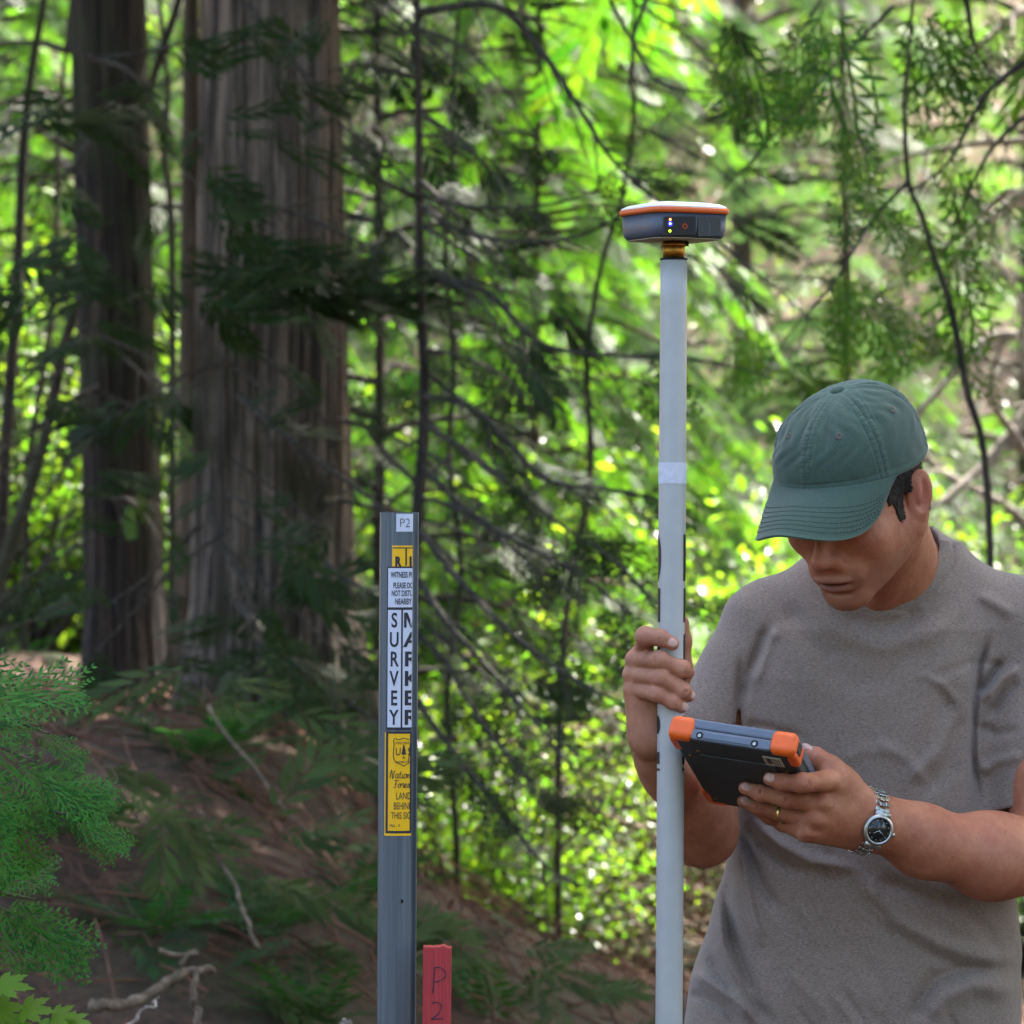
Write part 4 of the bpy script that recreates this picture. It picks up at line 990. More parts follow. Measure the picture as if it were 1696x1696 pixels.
s = off_lab('witness_sticker', [(636.8, 938.5, 679, 1209)], M['ink'], post, L1 + .0001)
off_lab('white_field', [(638.6, 941, 679, 1005.8), (638.6, 1010.2, 660.6, 1204.5), (663.6, 1010.2, 679, 1204.5)], M['st_white'], s, L2)
wt_ = [('WITNESS POST', 643, 952, 10.2, .50, 'LEFT'), ('PLEASE DO', 647, 969.5, 10, .50, 'LEFT'), ('NOT DISTURB', 644.3, 982.5, 10, .50, 'LEFT'), ('NEARBY', 650, 996, 10, .54, 'LEFT')]
for i, ch in enumerate('SURVEY'): wt_.append((ch, 649.3, 1027 + i * 32.2, 25, .68, 'CENTER'))
text_obj('lettering', wt_, M['ink'], s, L3, .022)
for i, ch in enumerate('MARKER'): pass
text_obj('lettering', [(ch, 665.3, 1027 + i * 32.2, 25, 1.15 if ch != 'M' else 1.6, 'LEFT') for i, ch in enumerate('MARKER') if ch != 'M'], M['ink'], s, L3 + .0001, .025)
m = MB(); m.add([skin_pt(x, y, L3) for x, y in [(665.4, 1014.5), (669.6, 1014.5), (669.6, 1039.5), (665.4, 1039.5), (671.2, 1014.5), (678.4, 1032.5), (678.4, 1039.5), (676.2, 1039.5), (669.6, 1023.5)]], [(0, 3, 2, 1)], [(1, 8, 4), (4, 8, 7), (4, 7, 6), (4, 6, 5)]); m.build('lettering', M['ink'], s, False)
s = off_lab('forest_sticker', [(634.5, 1213, 679, 1384)], M['st_yellow'], post, L1)
off_lab('border', [(636.5, 1211.5, 679, 1215.0), (636.5, 1215, 640.2, 1377), (636.5, 1375.8, 679, 1380), (674.5 + 2, 1215, 679, 1377)], M['ink'], s, L2)
text_obj('lettering', [('LAND', 653.5, 1318, 11.5, .58, 'LEFT'), ('BEHIND', 649.5, 1334.5, 11.5, .54, 'LEFT'), ('THIS SIGN', 645.5, 1350.5, 11.5, .54, 'LEFT'), ('PSA - 9', 643.5, 1367.5, 5, .8, 'LEFT'),
                       ('U', 652.2, 1244.5, 13, .72, 'LEFT'), ('S', 672.5, 1244.5, 13, .72, 'LEFT'), ('FOREST SERVICE', 652.5, 1230.5, 4, .62, 'LEFT'), ('DEPARTMENT OF AGRICULTURE', 653, 1262, 3.6, .5, 'LEFT')], M['ink'], s, L2, .005)
sh = [(664, 1222.5), (660, 1224.5), (655, 1224.5), (651.5, 1222), (648.8, 1227), (650.3, 1232), (649.5, 1240), (648.8, 1248), (649.5, 1256), (653, 1261.5), (659, 1264.5), (663.5, 1266.5), (666.3, 1269)]
shr = [(2 * 666.3 - x, y) for x, y in sh]; shr.reverse()
tree_ = [(666.3, 1233), (663.6, 1243), (662.2, 1249), (670.4, 1249), (669, 1243), (666.3, 1233)]
emb = strokes('emblem', [sh + shr, [(664, 1222.5), (668.6, 1222.5)], [(666.3, 1248), (666.3, 1255)], [(663.5, 1255.3), (669.2, 1255.3)]], M['ink'], s, L2, .65)
m = MB(); m.add([skin_pt(x, y, L2) for x, y in [(666.3, 1231.5), (664.2, 1238), (664.9, 1238), (663, 1243.5), (663.9, 1243.5), (661.9, 1249.5), (670.7, 1249.5), (668.7, 1243.5), (669.6, 1243.5), (667.7, 1238), (668.4, 1238)]],
      None, [(0, 1, 10), (2, 3, 8), (2, 8, 9), (4, 5, 6), (4, 6, 7), (1, 2, 9), (1, 9, 10), (3, 4, 7), (3, 7, 8)]); m.build('emblem_tree', M['ink'], s, False)
def script(word, x, y, h_):
    G = {'N': [[(0, 1), (.1, 0), (.25, .1), (.45, .95), (.55, 1), (.7, .2), (.85, 0)]], 'F': [[(.1, .05), (.5, .0), (.95, .05)], [(.45, .02), (.4, .6), (.3, 1), (.05, .95)], [(.2, .5), (.6, .48)]],
         'a': [[(.55, .5), (.2, .45), (.05, .8), (.25, 1), (.5, .8), (.55, .5), (.55, .9), (.75, 1)]], 't': [[(.3, .1), (.2, .8), (.35, 1), (.55, .9)], [(.05, .42), (.5, .42)]], 'i': [[(.2, .5), (.15, .9), (.3, 1), (.4, .9)], [(.24, .28), (.27, .31)]],
         'o': [[(.35, .45), (.1, .6), (.1, .9), (.35, 1), (.55, .8), (.45, .5), (.35, .45), (.7, .5)]], 'n': [[(.05, .5), (.1, 1), (.15, .7), (.4, .45), (.5, .6), (.48, 1), (.65, .95)]], 'l': [[(.0, .9), (.3, .3), (.25, 0), (.15, .3), (.2, 1), (.4, .9)]],
         'r': [[(.05, .7), (.2, .42), (.45, .5), (.4, .9), (.6, 1)]], 'e': [[(.05, .8), (.4, .65), (.35, .45), (.1, .6), (.1, .95), (.45, .95)]], 's': [[(.1, .9), (.3, .42), (.45, .8), (.35, 1), (.1, .95)]]}
    wd = {'N': .95, 'F': .8, 'i': .38, 'l': .4, 't': .5, 'r': .55, 's': .5, 'e': .5}
    out = []
    for ch in word:
        for pl in G[ch]: out.append([(x + h_ * .72 * (u + .12 * (1 - v)), y + h_ * v) for u, v in resample(np.array(pl), len(pl) * 3)])
        x += h_ * .72 * wd.get(ch, .66)
    return out
strokes('script_lettering', script('National', 643.5, 1276, 12.5) + script('Forest', 649, 1292, 12.5), M['ink'], s, L2, .62)

# ================================================================ red stake
YS = 4.70; hs_ = K * YS
zst = P(0, 1567, YS)[2]
sk = P(724.5, 1567, YS)
stake = thing('wooden_stake', (sk[0], sk[1], 0), 'short red painted wooden stake marked P2 beside the grey post', 'stake')
m = MB(); nx = 14; vv = []
hw = 23.3 * hs_
top_n = [0, .0, -.0003, .0002, 0, -.0004, 0, .0003, .0, .0008, .0014, .0006, -.0008, -.0010, -.0012]
for side, yy in ((0, -.0125), (1, .0125)):
    for zi, z in enumerate((-0.25, 0.3, zst)):
        for i in range(nx + 1):
            x = -hw + 2 * hw * i / nx; zz = z + (top_n[i] if zi == 2 else 0)
            tp = 1 if zi else .15
            vv.append((sk[0] + x * tp + (-(zst - z) * .009), YS + yy * tp, zz))
k = nx + 1
def vi(s_, zi, i): return s_ * 3 * k + zi * k + i
qq = []
for zi in range(2):
    for i in range(nx): qq += [(vi(0, zi, i), vi(0, zi, i + 1), vi(0, zi + 1, i + 1), vi(0, zi + 1, i)), (vi(1, zi, i + 1), vi(1, zi, i), vi(1, zi + 1, i), vi(1, zi + 1, i + 1))]
    qq += [(vi(1, zi, 0), vi(0, zi, 0), vi(0, zi + 1, 0), vi(1, zi + 1, 0)), (vi(0, zi, nx), vi(1, zi, nx), vi(1, zi + 1, nx), vi(0, zi + 1, nx))]
for i in range(nx): qq.append((vi(0, 2, i), vi(0, 2, i + 1), vi(1, 2, i + 1), vi(1, 2, i)))
m.add(vv, qq); bevelled(m.build('stake', M['redwood'], stake, False), .0012, 2)
m = MB()
def sp(x, y): return P(x, y, YS) + np.array((0, -.0127, 0))
hand = [[(720, 1602), (718.5, 1620), (716.8, 1645)], [(719, 1603), (728, 1602), (736.5, 1608), (738.5, 1615), (734, 1621), (726, 1625), (719, 1627)], [(715.5, 1662), (721, 1659.5), (729, 1662), (730.5, 1670), (725, 1680), (714.5, 1688), (722, 1687.5), (735, 1687)]]
for pl in hand:
    q = resample(np.array([P(x, y, YS - .0127) for x, y in pl]), 22); m.tube(q, .95 * hs_ * (1 + .25 * np.sin(np.arange(22) * 1.1)), 6)
m.build('handwritten_mark', simple('marker_ink', (0.03, 0.012, 0.03), .6), stake)
# ================================================================ ground
def sstep(a, b, x):
    t = np.clip((x - a) / (b - a), 0, 1); return t * t * (3 - 2 * t)
def ground_h(x, y):
    x = np.asarray(x, float); y = np.asarray(y, float)
    xx = x + 0.05 * np.sin(y * 2.1)
    bank = np.interp(xx, [-9, -4, -.75, -.45, -.24, .08, .5, 1.2], [.7, 1.1, 1.06, .90, .66, .44, .22, 0]) * sstep(5.6, 10.2, y) * (1 - .85 * sstep(10.4, 12.2, y) * sstep(-.75, -.35, x)) * (1 - .35 * sstep(13.5, 17, y))
    hill = 0.50 * np.clip(y - 24, 0, 200) ** 1.02 * sstep(22, 30, y) + 0.3 * sstep(14, 20, y)
    side = 0.10 * np.clip(np.abs(x) - 6, 0, 40)
    n = 0.05 * np.sin(x * 1.7 + 1) * np.sin(y * 1.3) + 0.035 * np.sin(x * 4.1 + y * 2.3) * np.sin(y * 3.7 - x) + .015 * np.sin(x * 11 + 2 * np.sin(y * 7)) * np.sin(y * 9.3)
    away = sstep(.9, 1.8, np.hypot(x - .3, y - 4.9))
    return bank + hill + side + n * away
gx = np.concatenate([np.linspace(-130, -8, 40), np.linspace(-7.8, 7.8, 260), np.linspace(8, 130, 40)])
gy = np.concatenate([np.linspace(-90, 2, 30), np.linspace(2.2, 18, 260), np.linspace(18.3, 60, 120), np.linspace(62, 220, 30)])
GX, GY = np.meshgrid(gx, gy, indexing='xy'); GZ = ground_h(GX, GY)
nx_, ny_ = len(gx), len(gy); ii = np.arange(ny_ - 1)[:, None] * nx_; jj = np.arange(nx_ - 1)[None]
gm, nt, b = new_mat('forest_floor')
tc = N(nt, 'ShaderNodeTexCoord')
t1 = N(nt, 'ShaderNodeTexNoise', Scale=1.2, Detail=7.0, Roughness=.65); nt.links.new(tc.outputs['Object'], t1.inputs['Vector'])
t2 = N(nt, 'ShaderNodeTexNoise', Scale=26.0, Detail=8.0, Roughness=.7); nt.links.new(tc.outputs['Object'], t2.inputs['Vector'])
r1 = ramp(nt, [(.3, (.026, .011, .006)), (.5, (.085, .038, .022)), (.72, (.20, .10, .06))]); nt.links.new(t2.outputs['Fac'], r1.inputs[0])
r2 = ramp(nt, [(.46, (0, 0, 0)), (.60, (1, 1, 1))]); nt.links.new(t1.outputs['Fac'], r2.inputs[0])
sep = N(nt, 'ShaderNodeSeparateXYZ'); nt.links.new(tc.outputs['Object'], sep.inputs[0])
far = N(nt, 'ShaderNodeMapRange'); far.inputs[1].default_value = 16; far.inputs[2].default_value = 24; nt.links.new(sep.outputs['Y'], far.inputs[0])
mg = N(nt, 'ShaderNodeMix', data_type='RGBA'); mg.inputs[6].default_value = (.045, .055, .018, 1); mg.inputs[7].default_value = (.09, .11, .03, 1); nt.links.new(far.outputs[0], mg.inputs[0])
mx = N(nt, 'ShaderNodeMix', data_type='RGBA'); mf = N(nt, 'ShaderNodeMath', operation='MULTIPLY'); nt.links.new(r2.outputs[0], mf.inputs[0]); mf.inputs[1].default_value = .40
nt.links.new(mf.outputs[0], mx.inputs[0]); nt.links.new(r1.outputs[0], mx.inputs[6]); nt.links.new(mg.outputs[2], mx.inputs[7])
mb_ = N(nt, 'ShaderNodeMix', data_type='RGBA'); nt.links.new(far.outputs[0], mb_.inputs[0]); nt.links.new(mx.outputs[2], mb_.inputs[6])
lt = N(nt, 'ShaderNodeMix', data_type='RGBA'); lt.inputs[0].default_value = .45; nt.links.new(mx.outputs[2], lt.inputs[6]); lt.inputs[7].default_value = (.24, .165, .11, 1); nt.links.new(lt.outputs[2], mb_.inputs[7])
nt.links.new(mb_.outputs[2], b.inputs['Base Color']); b.inputs['Roughness'].default_value = .95
bp = N(nt, 'ShaderNodeBump', Strength=.9, Distance=.03); nt.links.new(t2.outputs['Fac'], bp.inputs['Height']); nt.links.new(bp.outputs[0], b.inputs['Normal'])
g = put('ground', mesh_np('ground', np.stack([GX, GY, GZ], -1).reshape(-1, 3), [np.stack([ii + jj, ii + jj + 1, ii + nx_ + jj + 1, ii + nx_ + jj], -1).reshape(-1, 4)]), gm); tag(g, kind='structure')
def gh(x, y): return float(ground_h(x, y))

# ================================================================ foliage templates (flat sprays and leaves, unit length along +x, normal +z)
def frond_tpl(n=10, sub=4, w=.30, lw=.05, seed=0, droop=.12, ang=48, sl=(.50, .16), axw=.010, kw=None):
    r_ = np.random.default_rng(seed); V = []; F = []
    def kite(p, d, l, wd, nrm):
        s_ = np.cross(nrm, d); k = len(V); V.extend([p, p + d * l * .45 + s_ * wd, p + d * l, p + d * l * .45 - s_ * wd]); F.append((k, k + 1, k + 2, k + 3))
    up = np.array((0, 0, 1.))
    for i in range(n):
        t = (i + .6) / (n + .4)
        for sd_ in (-1, 1):
            tt = t + (.4 / n if sd_ > 0 else 0)
            L = w * (math.sin(math.pi * min(1, tt * .92 + .13)) ** .7) * r_.uniform(.8, 1.15) + .03
            a = R(ang) * r_.uniform(.85, 1.15) * (1 - .35 * tt); d = np.array((math.cos(a), sd_ * math.sin(a), -droop * r_.uniform(.3, 1.6))); d /= np.linalg.norm(d)
            p = np.array((tt, 0, -droop * tt * tt))
            if sub <= 1: kite(p, d, L, L * lw * 2.6, up)
            else:
                kite(p, d, L, axw, up)
                for j in range(sub):
                    q = (j + .5) / sub
                    for s2 in (-1, 1):
                        a2 = s2 * R(38); d2 = np.array((d[0] * math.cos(a2) - d[1] * math.sin(a2), d[0] * math.sin(a2) + d[1] * math.cos(a2), d[2] - .06)); d2 /= np.linalg.norm(d2)
                        kite(p + d * L * q, d2, L * (sl[0] * (1 - q) + sl[1]), lw * .35 if kw is None else kw, up)
    kite(np.array((0, 0, 0.)), np.array((1., 0, -droop)) / math.hypot(1, droop), 1.02, .012, up)
    return np.array(V), np.array(F)
TPL_FAR = [frond_tpl(7, 1, .34, .075, s) for s in range(3)]
TPL_FINE = [frond_tpl(8, 2, .38, .045, s + 20, kw=.017, axw=.012) for s in range(3)]
TPL_BANK = [frond_tpl(7, 1, .40, .050, s + 90, ang=42) for s in range(4)]
TPL_MID = [frond_tpl(7, 3, .42, .06, s + 5, kw=.019, axw=.016, sl=(.34, .14)) for s in range(4)]
def leaf_tpl(seed=0):
    V = np.array([(0, 0, 0), (.35, .26, .03), (.72, .20, .02), (1, 0, -.04), (.72, -.20, .02), (.35, -.26, .03), (.5, 0, -.03)], float)
    return V, np.array([(0, 1, 6, 5), (1, 2, 3, 6), (6, 3, 4, 5)])
LEAF = leaf_tpl()
def scatter(tpls, pos, dirs, nrms, size, name, mat, parent=None, smooth=False):
    """place templates: x axis along dirs, z along nrms"""
    pos = np.asarray(pos, float); dirs = np.asarray(dirs, float); nrms = np.asarray(nrms, float); size = np.broadcast_to(size, (len(pos),))
    dirs /= np.linalg.norm(dirs, axis=1)[:, None] + 1e-9
    nrms = nrms - dirs * (nrms * dirs).sum(1)[:, None]; nrms /= np.linalg.norm(nrms, axis=1)[:, None] + 1e-9
    sd_ = np.cross(nrms, dirs)
    VV = []; FF = []; n = 0
    for k, (tv, tf) in enumerate(tpls):
        sel = np.arange(k, len(pos), len(tpls))
        if not len(sel): continue
        A = np.stack([dirs[sel], sd_[sel], nrms[sel]], 1) * size[sel][:, None, None]
        v = np.einsum('vk,nkj->nvj', tv, A) + pos[sel][:, None]
        f = tf[None] + (np.arange(len(sel)) * len(tv))[:, None, None] + n
        VV.append(v.reshape(-1, 3)); FF.append(f.reshape(-1, tf.shape[1])); n += v.shape[0] * v.shape[1]
    me = mesh_np(name, np.concatenate(VV), [np.concatenate(FF)], smooth)
    return me if parent == 'mesh' else put(name, me, mat, parent)
class Spray:
    """gathers fronds hung along branches"""
    def __init__(s): s.p = []; s.d = []; s.n = []; s.s = []
    def along(s, pts, size, step, r_, start=.25, droop=.5, flat=1.0, side=None):
        pts = np.asarray(pts); seg = np.linalg.norm(np.diff(pts, axis=0), axis=1); L = seg.sum(); cum = np.concatenate([[0], np.cumsum(seg)]) / L
        t = start
        while t < 1.0:
            p = np.array([np.interp(t, cum, pts[:, k]) for k in range(3)]); e = np.array([np.interp(min(1, t + .03), cum, pts[:, k]) for k in range(3)]) - np.array([np.interp(t - .03, cum, pts[:, k]) for k in range(3)])
            e /= np.linalg.norm(e) + 1e-9; lat = np.cross(e, (0, 0, 1)); lat /= np.linalg.norm(lat) + 1e-9
            for sg in (-1, 1):
                d = e * r_.uniform(.4, .9) + lat * sg * r_.uniform(.5, 1) + np.array((0, 0, -1)) * droop * r_.uniform(.3, 1.3)
                s.p.append(p); s.d.append(d); s.n.append(np.array((0, 0, 1.)) * flat + r_.normal(0, .35, 3)); s.s.append(size * r_.uniform(.6, 1.15) * (1.1 - .5 * t))
            t += step / L * r_.uniform(.7, 1.3)
        s.p.append(pts[-1]); s.d.append(pts[-1] - pts[-2]); s.n.append((0, 0, 1)); s.s.append(size * .8)
    def build(s, name, mat, parent, tpls): return scatter(tpls, s.p, s.d, s.n, np.array(s.s), name, mat, parent)

def trunk(name, pts, rad, mat, parent, sides=28, bark=.05, seed=0, n=60):
    pts = resample(pts, n); rad = np.interp(np.linspace(0, 1, n), np.linspace(0, 1, len(rad)), rad)
    m = MB(); m.tube(pts, rad, sides, cap=True)
    me = mesh_np(name, np.concatenate(m.V), [np.concatenate(m.Q), np.concatenate(m.T)])
    v = verts_of(me); k = n * sides; a = np.tile(np.arange(sides) * 2 * math.pi / sides, n); z = np.repeat(np.arange(n) / n, sides)
    d = bark * (np.sin(a * 7 + seed + 2 * np.sin(z * 9)) * .5 + np.sin(a * 13 + 3 * np.sin(z * 23 + a) + seed) * .35 + .3 * np.sin(z * 60 + a * 5))
    ctr = np.repeat(pts, sides, 0); v[:k] = ctr + (v[:k] - ctr) * (1 + d)[:, None]
    me.vertices.foreach_set('co', v.astype(np.float32).ravel()); me.update()
    return put(name, me, mat, parent)
def branches_np(mb, r_, pts, rad, sides=6): mb.tube(pts, rad, sides)
def bough(o, d, L, droop, r_, n=9, lift=.15):
    """a bough leaving o in horizontal direction d, first rising a little then hanging"""
    t = np.linspace(0, 1, n)[:, None]; w_ = np.cumsum(r_.normal(0, .012, (n, 3)), 0) * L
    return o + d * L * t + np.array((0, 0, 1.)) * (lift * L * np.sin(t * math.pi * .6) - droop * L * t ** 2) + w_

# ---------------------------------------------------------------- a conifer: trunk, limbs and crown in three meshes
def conifer(r_, H_, z0, rbase, Lmax, nb, fsize, tpls, mats, droop=.45, step=.16, lean=(0, 0), narrow=1.0):
    tp = np.array([(lean[0] * t, lean[1] * t, H_ * t - .4 * (t == 0)) for t in np.linspace(0, 1, 7)]); tp[1:-1, :2] += r_.normal(0, .03, (5, 2))
    m = MB(); m.tube(resample(tp, 30), np.linspace(rbase, rbase * .12, 30), 14)
    tm = mesh_np('trunk', np.concatenate(m.V), [np.concatenate(m.Q), np.concatenate(m.T)])
    lm = MB(); sp = Spray()
    for i in range(nb):
        u = (i + r_.uniform(0, 1)) / nb; z = z0 + (H_ * .98 - z0) * u; a = r_.uniform(0, 2 * math.pi)
        L = Lmax * (1 - u * .85) ** narrow * r_.uniform(.65, 1.1) + .15
        o = np.array((lean[0] * z / H_, lean[1] * z / H_, z)); pts = bough(o, np.array((math.cos(a), math.sin(a), 0)), L, droop * r_.uniform(.7, 1.3), r_)
        lm.tube(pts, np.linspace(.012 + L * .008, .003, len(pts)), 5, cap=False); sp.along(pts, fsize * (.6 + .5 * (1 - u)), step, r_, start=.18, droop=.45)
    lmm = mesh_np('limbs', np.concatenate(lm.V), [np.concatenate(lm.Q)])
    cm = scatter(tpls, sp.p, sp.d, sp.n, np.array(sp.s), 'crown', None, 'mesh')
    tm.materials.append(mats[0]); lmm.materials.append(mats[0]); cm.materials.append(mats[1])
    return tm, lmm, cm
def plant_tree(kind, x, y, rot, sc, label, group=None, cat='tree', name='conifer_tree'):
    t = thing(name, (x, y, gh(x, y)), label, cat, group); t.rotation_euler = (0, 0, rot); t.scale = (sc, sc, sc)
    for n_, me in zip(('trunk', 'limbs', 'crown'), kind):
        o = bpy.data.objects.new(n_, me); col.objects.link(o); o.parent = t
    return t
rC = np.random.default_rng(21)
K_BIG = conifer(rC, 13, 4.3, .22, 3.3, 120, .62, TPL_FAR, (M['bark_dark'], M['frond_mid']), .45, .17)
K_MID = conifer(rC, 11, .7, .04, 2.1, 125, .42, TPL_FINE, (M['bark_brown'], M['frond_mid']), .55, .13)
K_OPEN = conifer(rC, 13, .9, .08, 2.4, 60, .42, TPL_FINE, (M['bark_brown'], M['frond_mid']), .50, .17)
K_SOFT = conifer(rC, 11, .6, .05, 2.2, 90, .36, TPL_FINE, (M['bark_brown'], M['frond_soft']), .42, .14)
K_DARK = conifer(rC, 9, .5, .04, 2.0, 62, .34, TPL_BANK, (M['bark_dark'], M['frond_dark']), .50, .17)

# ================================================================ the two big cedars on the bank
def col_tree(name, label, x_top, x_bot, py_base, Y, w_top, w_bot, mat, Hh, seed, crown=None, sides=40, flare=1.25):
    zb = P(0, py_base, Y)[2]; X0 = P(x_bot, 0, Y)[0]; X1 = P(x_top, 0, Y)[0]; zt = P(0, 0, Y)[2]
    dxdz = (X1 - X0) / (zt - zb)
    t = thing(name, (X0, Y, gh(X0, Y)), label, 'tree')
    zs = np.array([zb - .5, zb, zb + .35, zt, zt + 3, Hh]); pts = np.array([(X0 + dxdz * (z - zb), Y, z) for z in zs])
    k = K * Y / 2
    rad = np.array([w_bot * k * flare * 1.1, w_bot * k * flare, w_bot * k, w_top * k, w_top * k * .8, .03])
    zi = np.linspace(zs[0], zs[-1], 110); pz_ = np.stack([np.interp(zi, zs, pts[:, i]) for i in range(3)], 1); rz = np.interp(zi, zs, rad)
    m = MB(); m.tube(pz_, rz, sides); me = mesh_np('trunk', np.concatenate(m.V), [np.concatenate(m.Q), np.concatenate(m.T)])
    v = verts_of(me); kk = 110 * sides; a = np.tile(np.arange(sides) * 2 * math.pi / sides, 110); z = np.repeat(zi, sides)
    d = (.013 * np.sin(a * 31 + 1.6 * np.sin(z * 1.9 + a * 3)) + .010 * np.sin(a * 47 + 2.0 * np.sin(z * 2.7 + a * 5) + seed)) * (sides > 90) + .022 * np.sin(a * 9 + seed + .8 * np.sin(z * 2.1)) + .018 * np.sin(a * 17 + 1.3 * np.sin(z * 3.3 + a) + seed) + .035 * np.sin(a * 3 + z * .7 + seed) + .012 * np.sin(z * 21 + a * 4)
    root = np.exp(-np.clip(z - zb, 0, 9) / .22) * .25 * np.clip(np.sin(a * 5 + seed), 0, 1)
    ctr = np.repeat(pz_, sides, 0); v[:kk] = ctr + (v[:kk] - ctr) * (1 + d + root)[:, None]
    me.vertices.foreach_set('co', v.astype(np.float32).ravel()); me.update()
    put('trunk', me, mat, t)
    if crown:
        nb, z0, Lm, fs, seed2 = crown; r_ = np.random.default_rng(seed2); lm = MB(); sp = Spray()
        for i in range(nb):
            u = (i + r_.uniform(0, 1)) / nb; zz = z0 + (Hh * .97 - z0) * u; aa = r_.uniform(0, 2 * math.pi); L = Lm * (1 - .8 * u) * r_.uniform(.6, 1.1) + .2
            pts2 = bough(np.array((X0 + dxdz * (zz - zb), Y, zz)), np.array((math.cos(aa), math.sin(aa), 0)), L, r_.uniform(.25, .5), r_)
            lm.tube(pts2, np.linspace(.014 + L * .007, .003, len(pts2)), 5, cap=False); sp.along(pts2, fs, .17, r_, start=.15, droop=.4)
        lm.build('limbs', M['twig'], t); sp.build('crown', M['frond_mid'], t, TPL_FAR)
    return t
cedarL = col_tree('cedar_tree', 'dark barked cedar with the thinner straight trunk at left of the widest trunk', 178, 208, 1195, 11.6, 122, 126, M['bark_dark'], 15, 1.0, (70, 4.6, 3.2, .6, 31), 200)
cedarB = col_tree('cedar_tree', 'massive cedar with grey furrowed bark and the widest trunk', 450, 450, 1235, 11.0, 222, 262, M['bark_big'], 17, 2.0, (95, 4.2, 3.8, .65, 32), 240)
cedarC = col_tree('cedar_tree', 'narrow brown trunk half hidden behind the left side of the widest trunk', 318, 322, 1150, 12.4, 26, 60, M['bark_brown'], 12, 3.0, (40, 4.9, 2.0, .5, 33), 20)

# helper: branches drawn through photograph pixels at a distance, with fronds
def pxb(pts, Y, Y1=None): 
    n = len(pts); Y1 = Y if Y1 is None else Y1
    return resample(np.array([P(x, y, Y + (Y1 - Y) * i / max(1, n - 1)) for i, (x, y) in enumerate(pts)]), max(8, 5 * n))
def branch_set(parent, name, items, mat, twigs=True, seed=0):
    """items: (pixel points, distance, end distance, base radius)"""
    r_ = np.random.default_rng(seed)
    for pts, Y, Y1, rad in items:
        m = MB(); b = pxb(pts, Y, Y1); m.tube(b, np.linspace(rad, rad * .25, len(b)), 6, cap=False)
        if twigs:
            for j in range(2, len(b) - 1, 2):
                d = (b[min(j + 1, len(b) - 1)] - b[j - 1]); d /= np.linalg.norm(d); L = np.linalg.norm(b[-1] - b[0]) * r_.uniform(.10, .3)
                e = d * .8 + r_.normal(0, .5, 3) + np.array((0, 0, -.25)); e /= np.linalg.norm(e); tt = np.linspace(0, 1, 5)[:, None]
                m.tube(b[j] + e * L * tt + np.array((0, 0, -.25)) * L * tt ** 2, np.linspace(rad * .35, rad * .12, 5), 4, cap=False)
        m.build(name, mat, parent)
def frond_set(parent, name, items, mat, tpls, seed=0):
    """items: (pixel x, pixel y, distance, length m, direction angle in the picture deg)"""
    r_ = np.random.default_rng(seed); p = []; d = []; n = []; s = []
    for x, y, Y, L, a in items:
        o = P(x, y, Y); k = R(a)
        for q in range(2):
            p.append(o + r_.normal(0, .02, 3)); d.append((math.cos(k), r_.normal(0, .35), math.sin(k))); n.append((r_.normal(0, .3), -.55, .8)); s.append(L * r_.uniform(.7, 1.1)); k += r_.normal(0, .3)
    return scatter(tpls, p, d, n, np.array(s), name, mat, parent)
rr_ = np.random.default_rng(5)
# dead and living lower boughs in front of the big trunks
branch_set(cedarB, 'dead_branch', [([(395, 655), (455, 705), (520, 760), (600, 815), (660, 870)], 10.7, 10.2, .012), ([(430, 590), (480, 625), (520, 670), (560, 740)], 10.6, 10.4, .008), ([(450, 840), (500, 890), (560, 950), (620, 985)], 10.6, 10.1, .011),
    ([(395, 1000), (430, 1040), (480, 1090), (560, 1150), (640, 1210)], 10.6, 10.0, .012), ([(350, 860), (390, 930), (420, 1000), (430, 1110)], 10.6, 10.3, .009), ([(560, 325), (520, 330), (440, 355), (390, 350)], 10.7, 10.2, .006), ([(400, 340), (480, 350), (540, 375), (640, 420)], 10.6, 10.2, .010),
    ([(410, 10), (460, 70), (520, 140), (580, 190)], 10.6, 10.3, .012), ([(330, 870), (300, 900), (240, 960), (180, 1000)], 10.8, 10.4, .008)], M['twig'], seed=1)
branch_set(cedarL, 'dead_branch', [([(150, 230), (110, 290), (60, 290), (0, 300)], 11.4, 11, .010), ([(160, 640), (110, 670), (50, 720), (0, 745)], 11.4, 11, .010), ([(150, 990), (100, 1010), (60, 1025), (-10, 1050)], 11.4, 11, .010),
    ([(170, 700), (110, 770), (60, 840), (0, 860)], 11.4, 11, .008), ([(250, 180), (290, 260), (330, 310)], 11.4, 11, .008), ([(250, 620), (290, 650), (330, 690)], 11.4, 11, .008), ([(110, 70), (160, 95), (250, 85), (310, 65), (350, 10)], 11.4, 11.2, .010), ([(255, 480), (200, 500), (150, 505)], 11.3, 11, .006)], M['twig'], seed=2)
it = []
for i in range(22):
    x, y = rr_.uniform(330, 640), rr_.choice([rr_.uniform(0, 280), rr_.uniform(420, 560), rr_.uniform(900, 1160)]); it.append((x, y, rr_.uniform(9.6, 10.6), rr_.uniform(.16, .30), rr_.choice((-160, -20, -35, 10)) + rr_.normal(0, 15)))
for i in range(26): it.append((rr_.uniform(300, 600), rr_.uniform(0, 1150), rr_.uniform(9.6, 10.5), rr_.uniform(.10, .2), rr_.choice((-160, -20, -45, 10)) + rr_.normal(0, 18)))
for i in range(10): it.append((360 + i * 22, 395 + i * 9, 10.2, .3, -12 + rr_.normal(0, 8)))
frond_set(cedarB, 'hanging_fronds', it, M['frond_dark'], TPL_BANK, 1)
it = []
for i in range(18):
    x, y = rr_.uniform(0, 280), rr_.choice([rr_.uniform(140, 290), rr_.uniform(400, 480), rr_.uniform(1010, 1150)]); it.append((x, y, rr_.uniform(10, 11.2), rr_.uniform(.16, .30), rr_.choice((-160, -20, 0)) + rr_.normal(0, 15)))
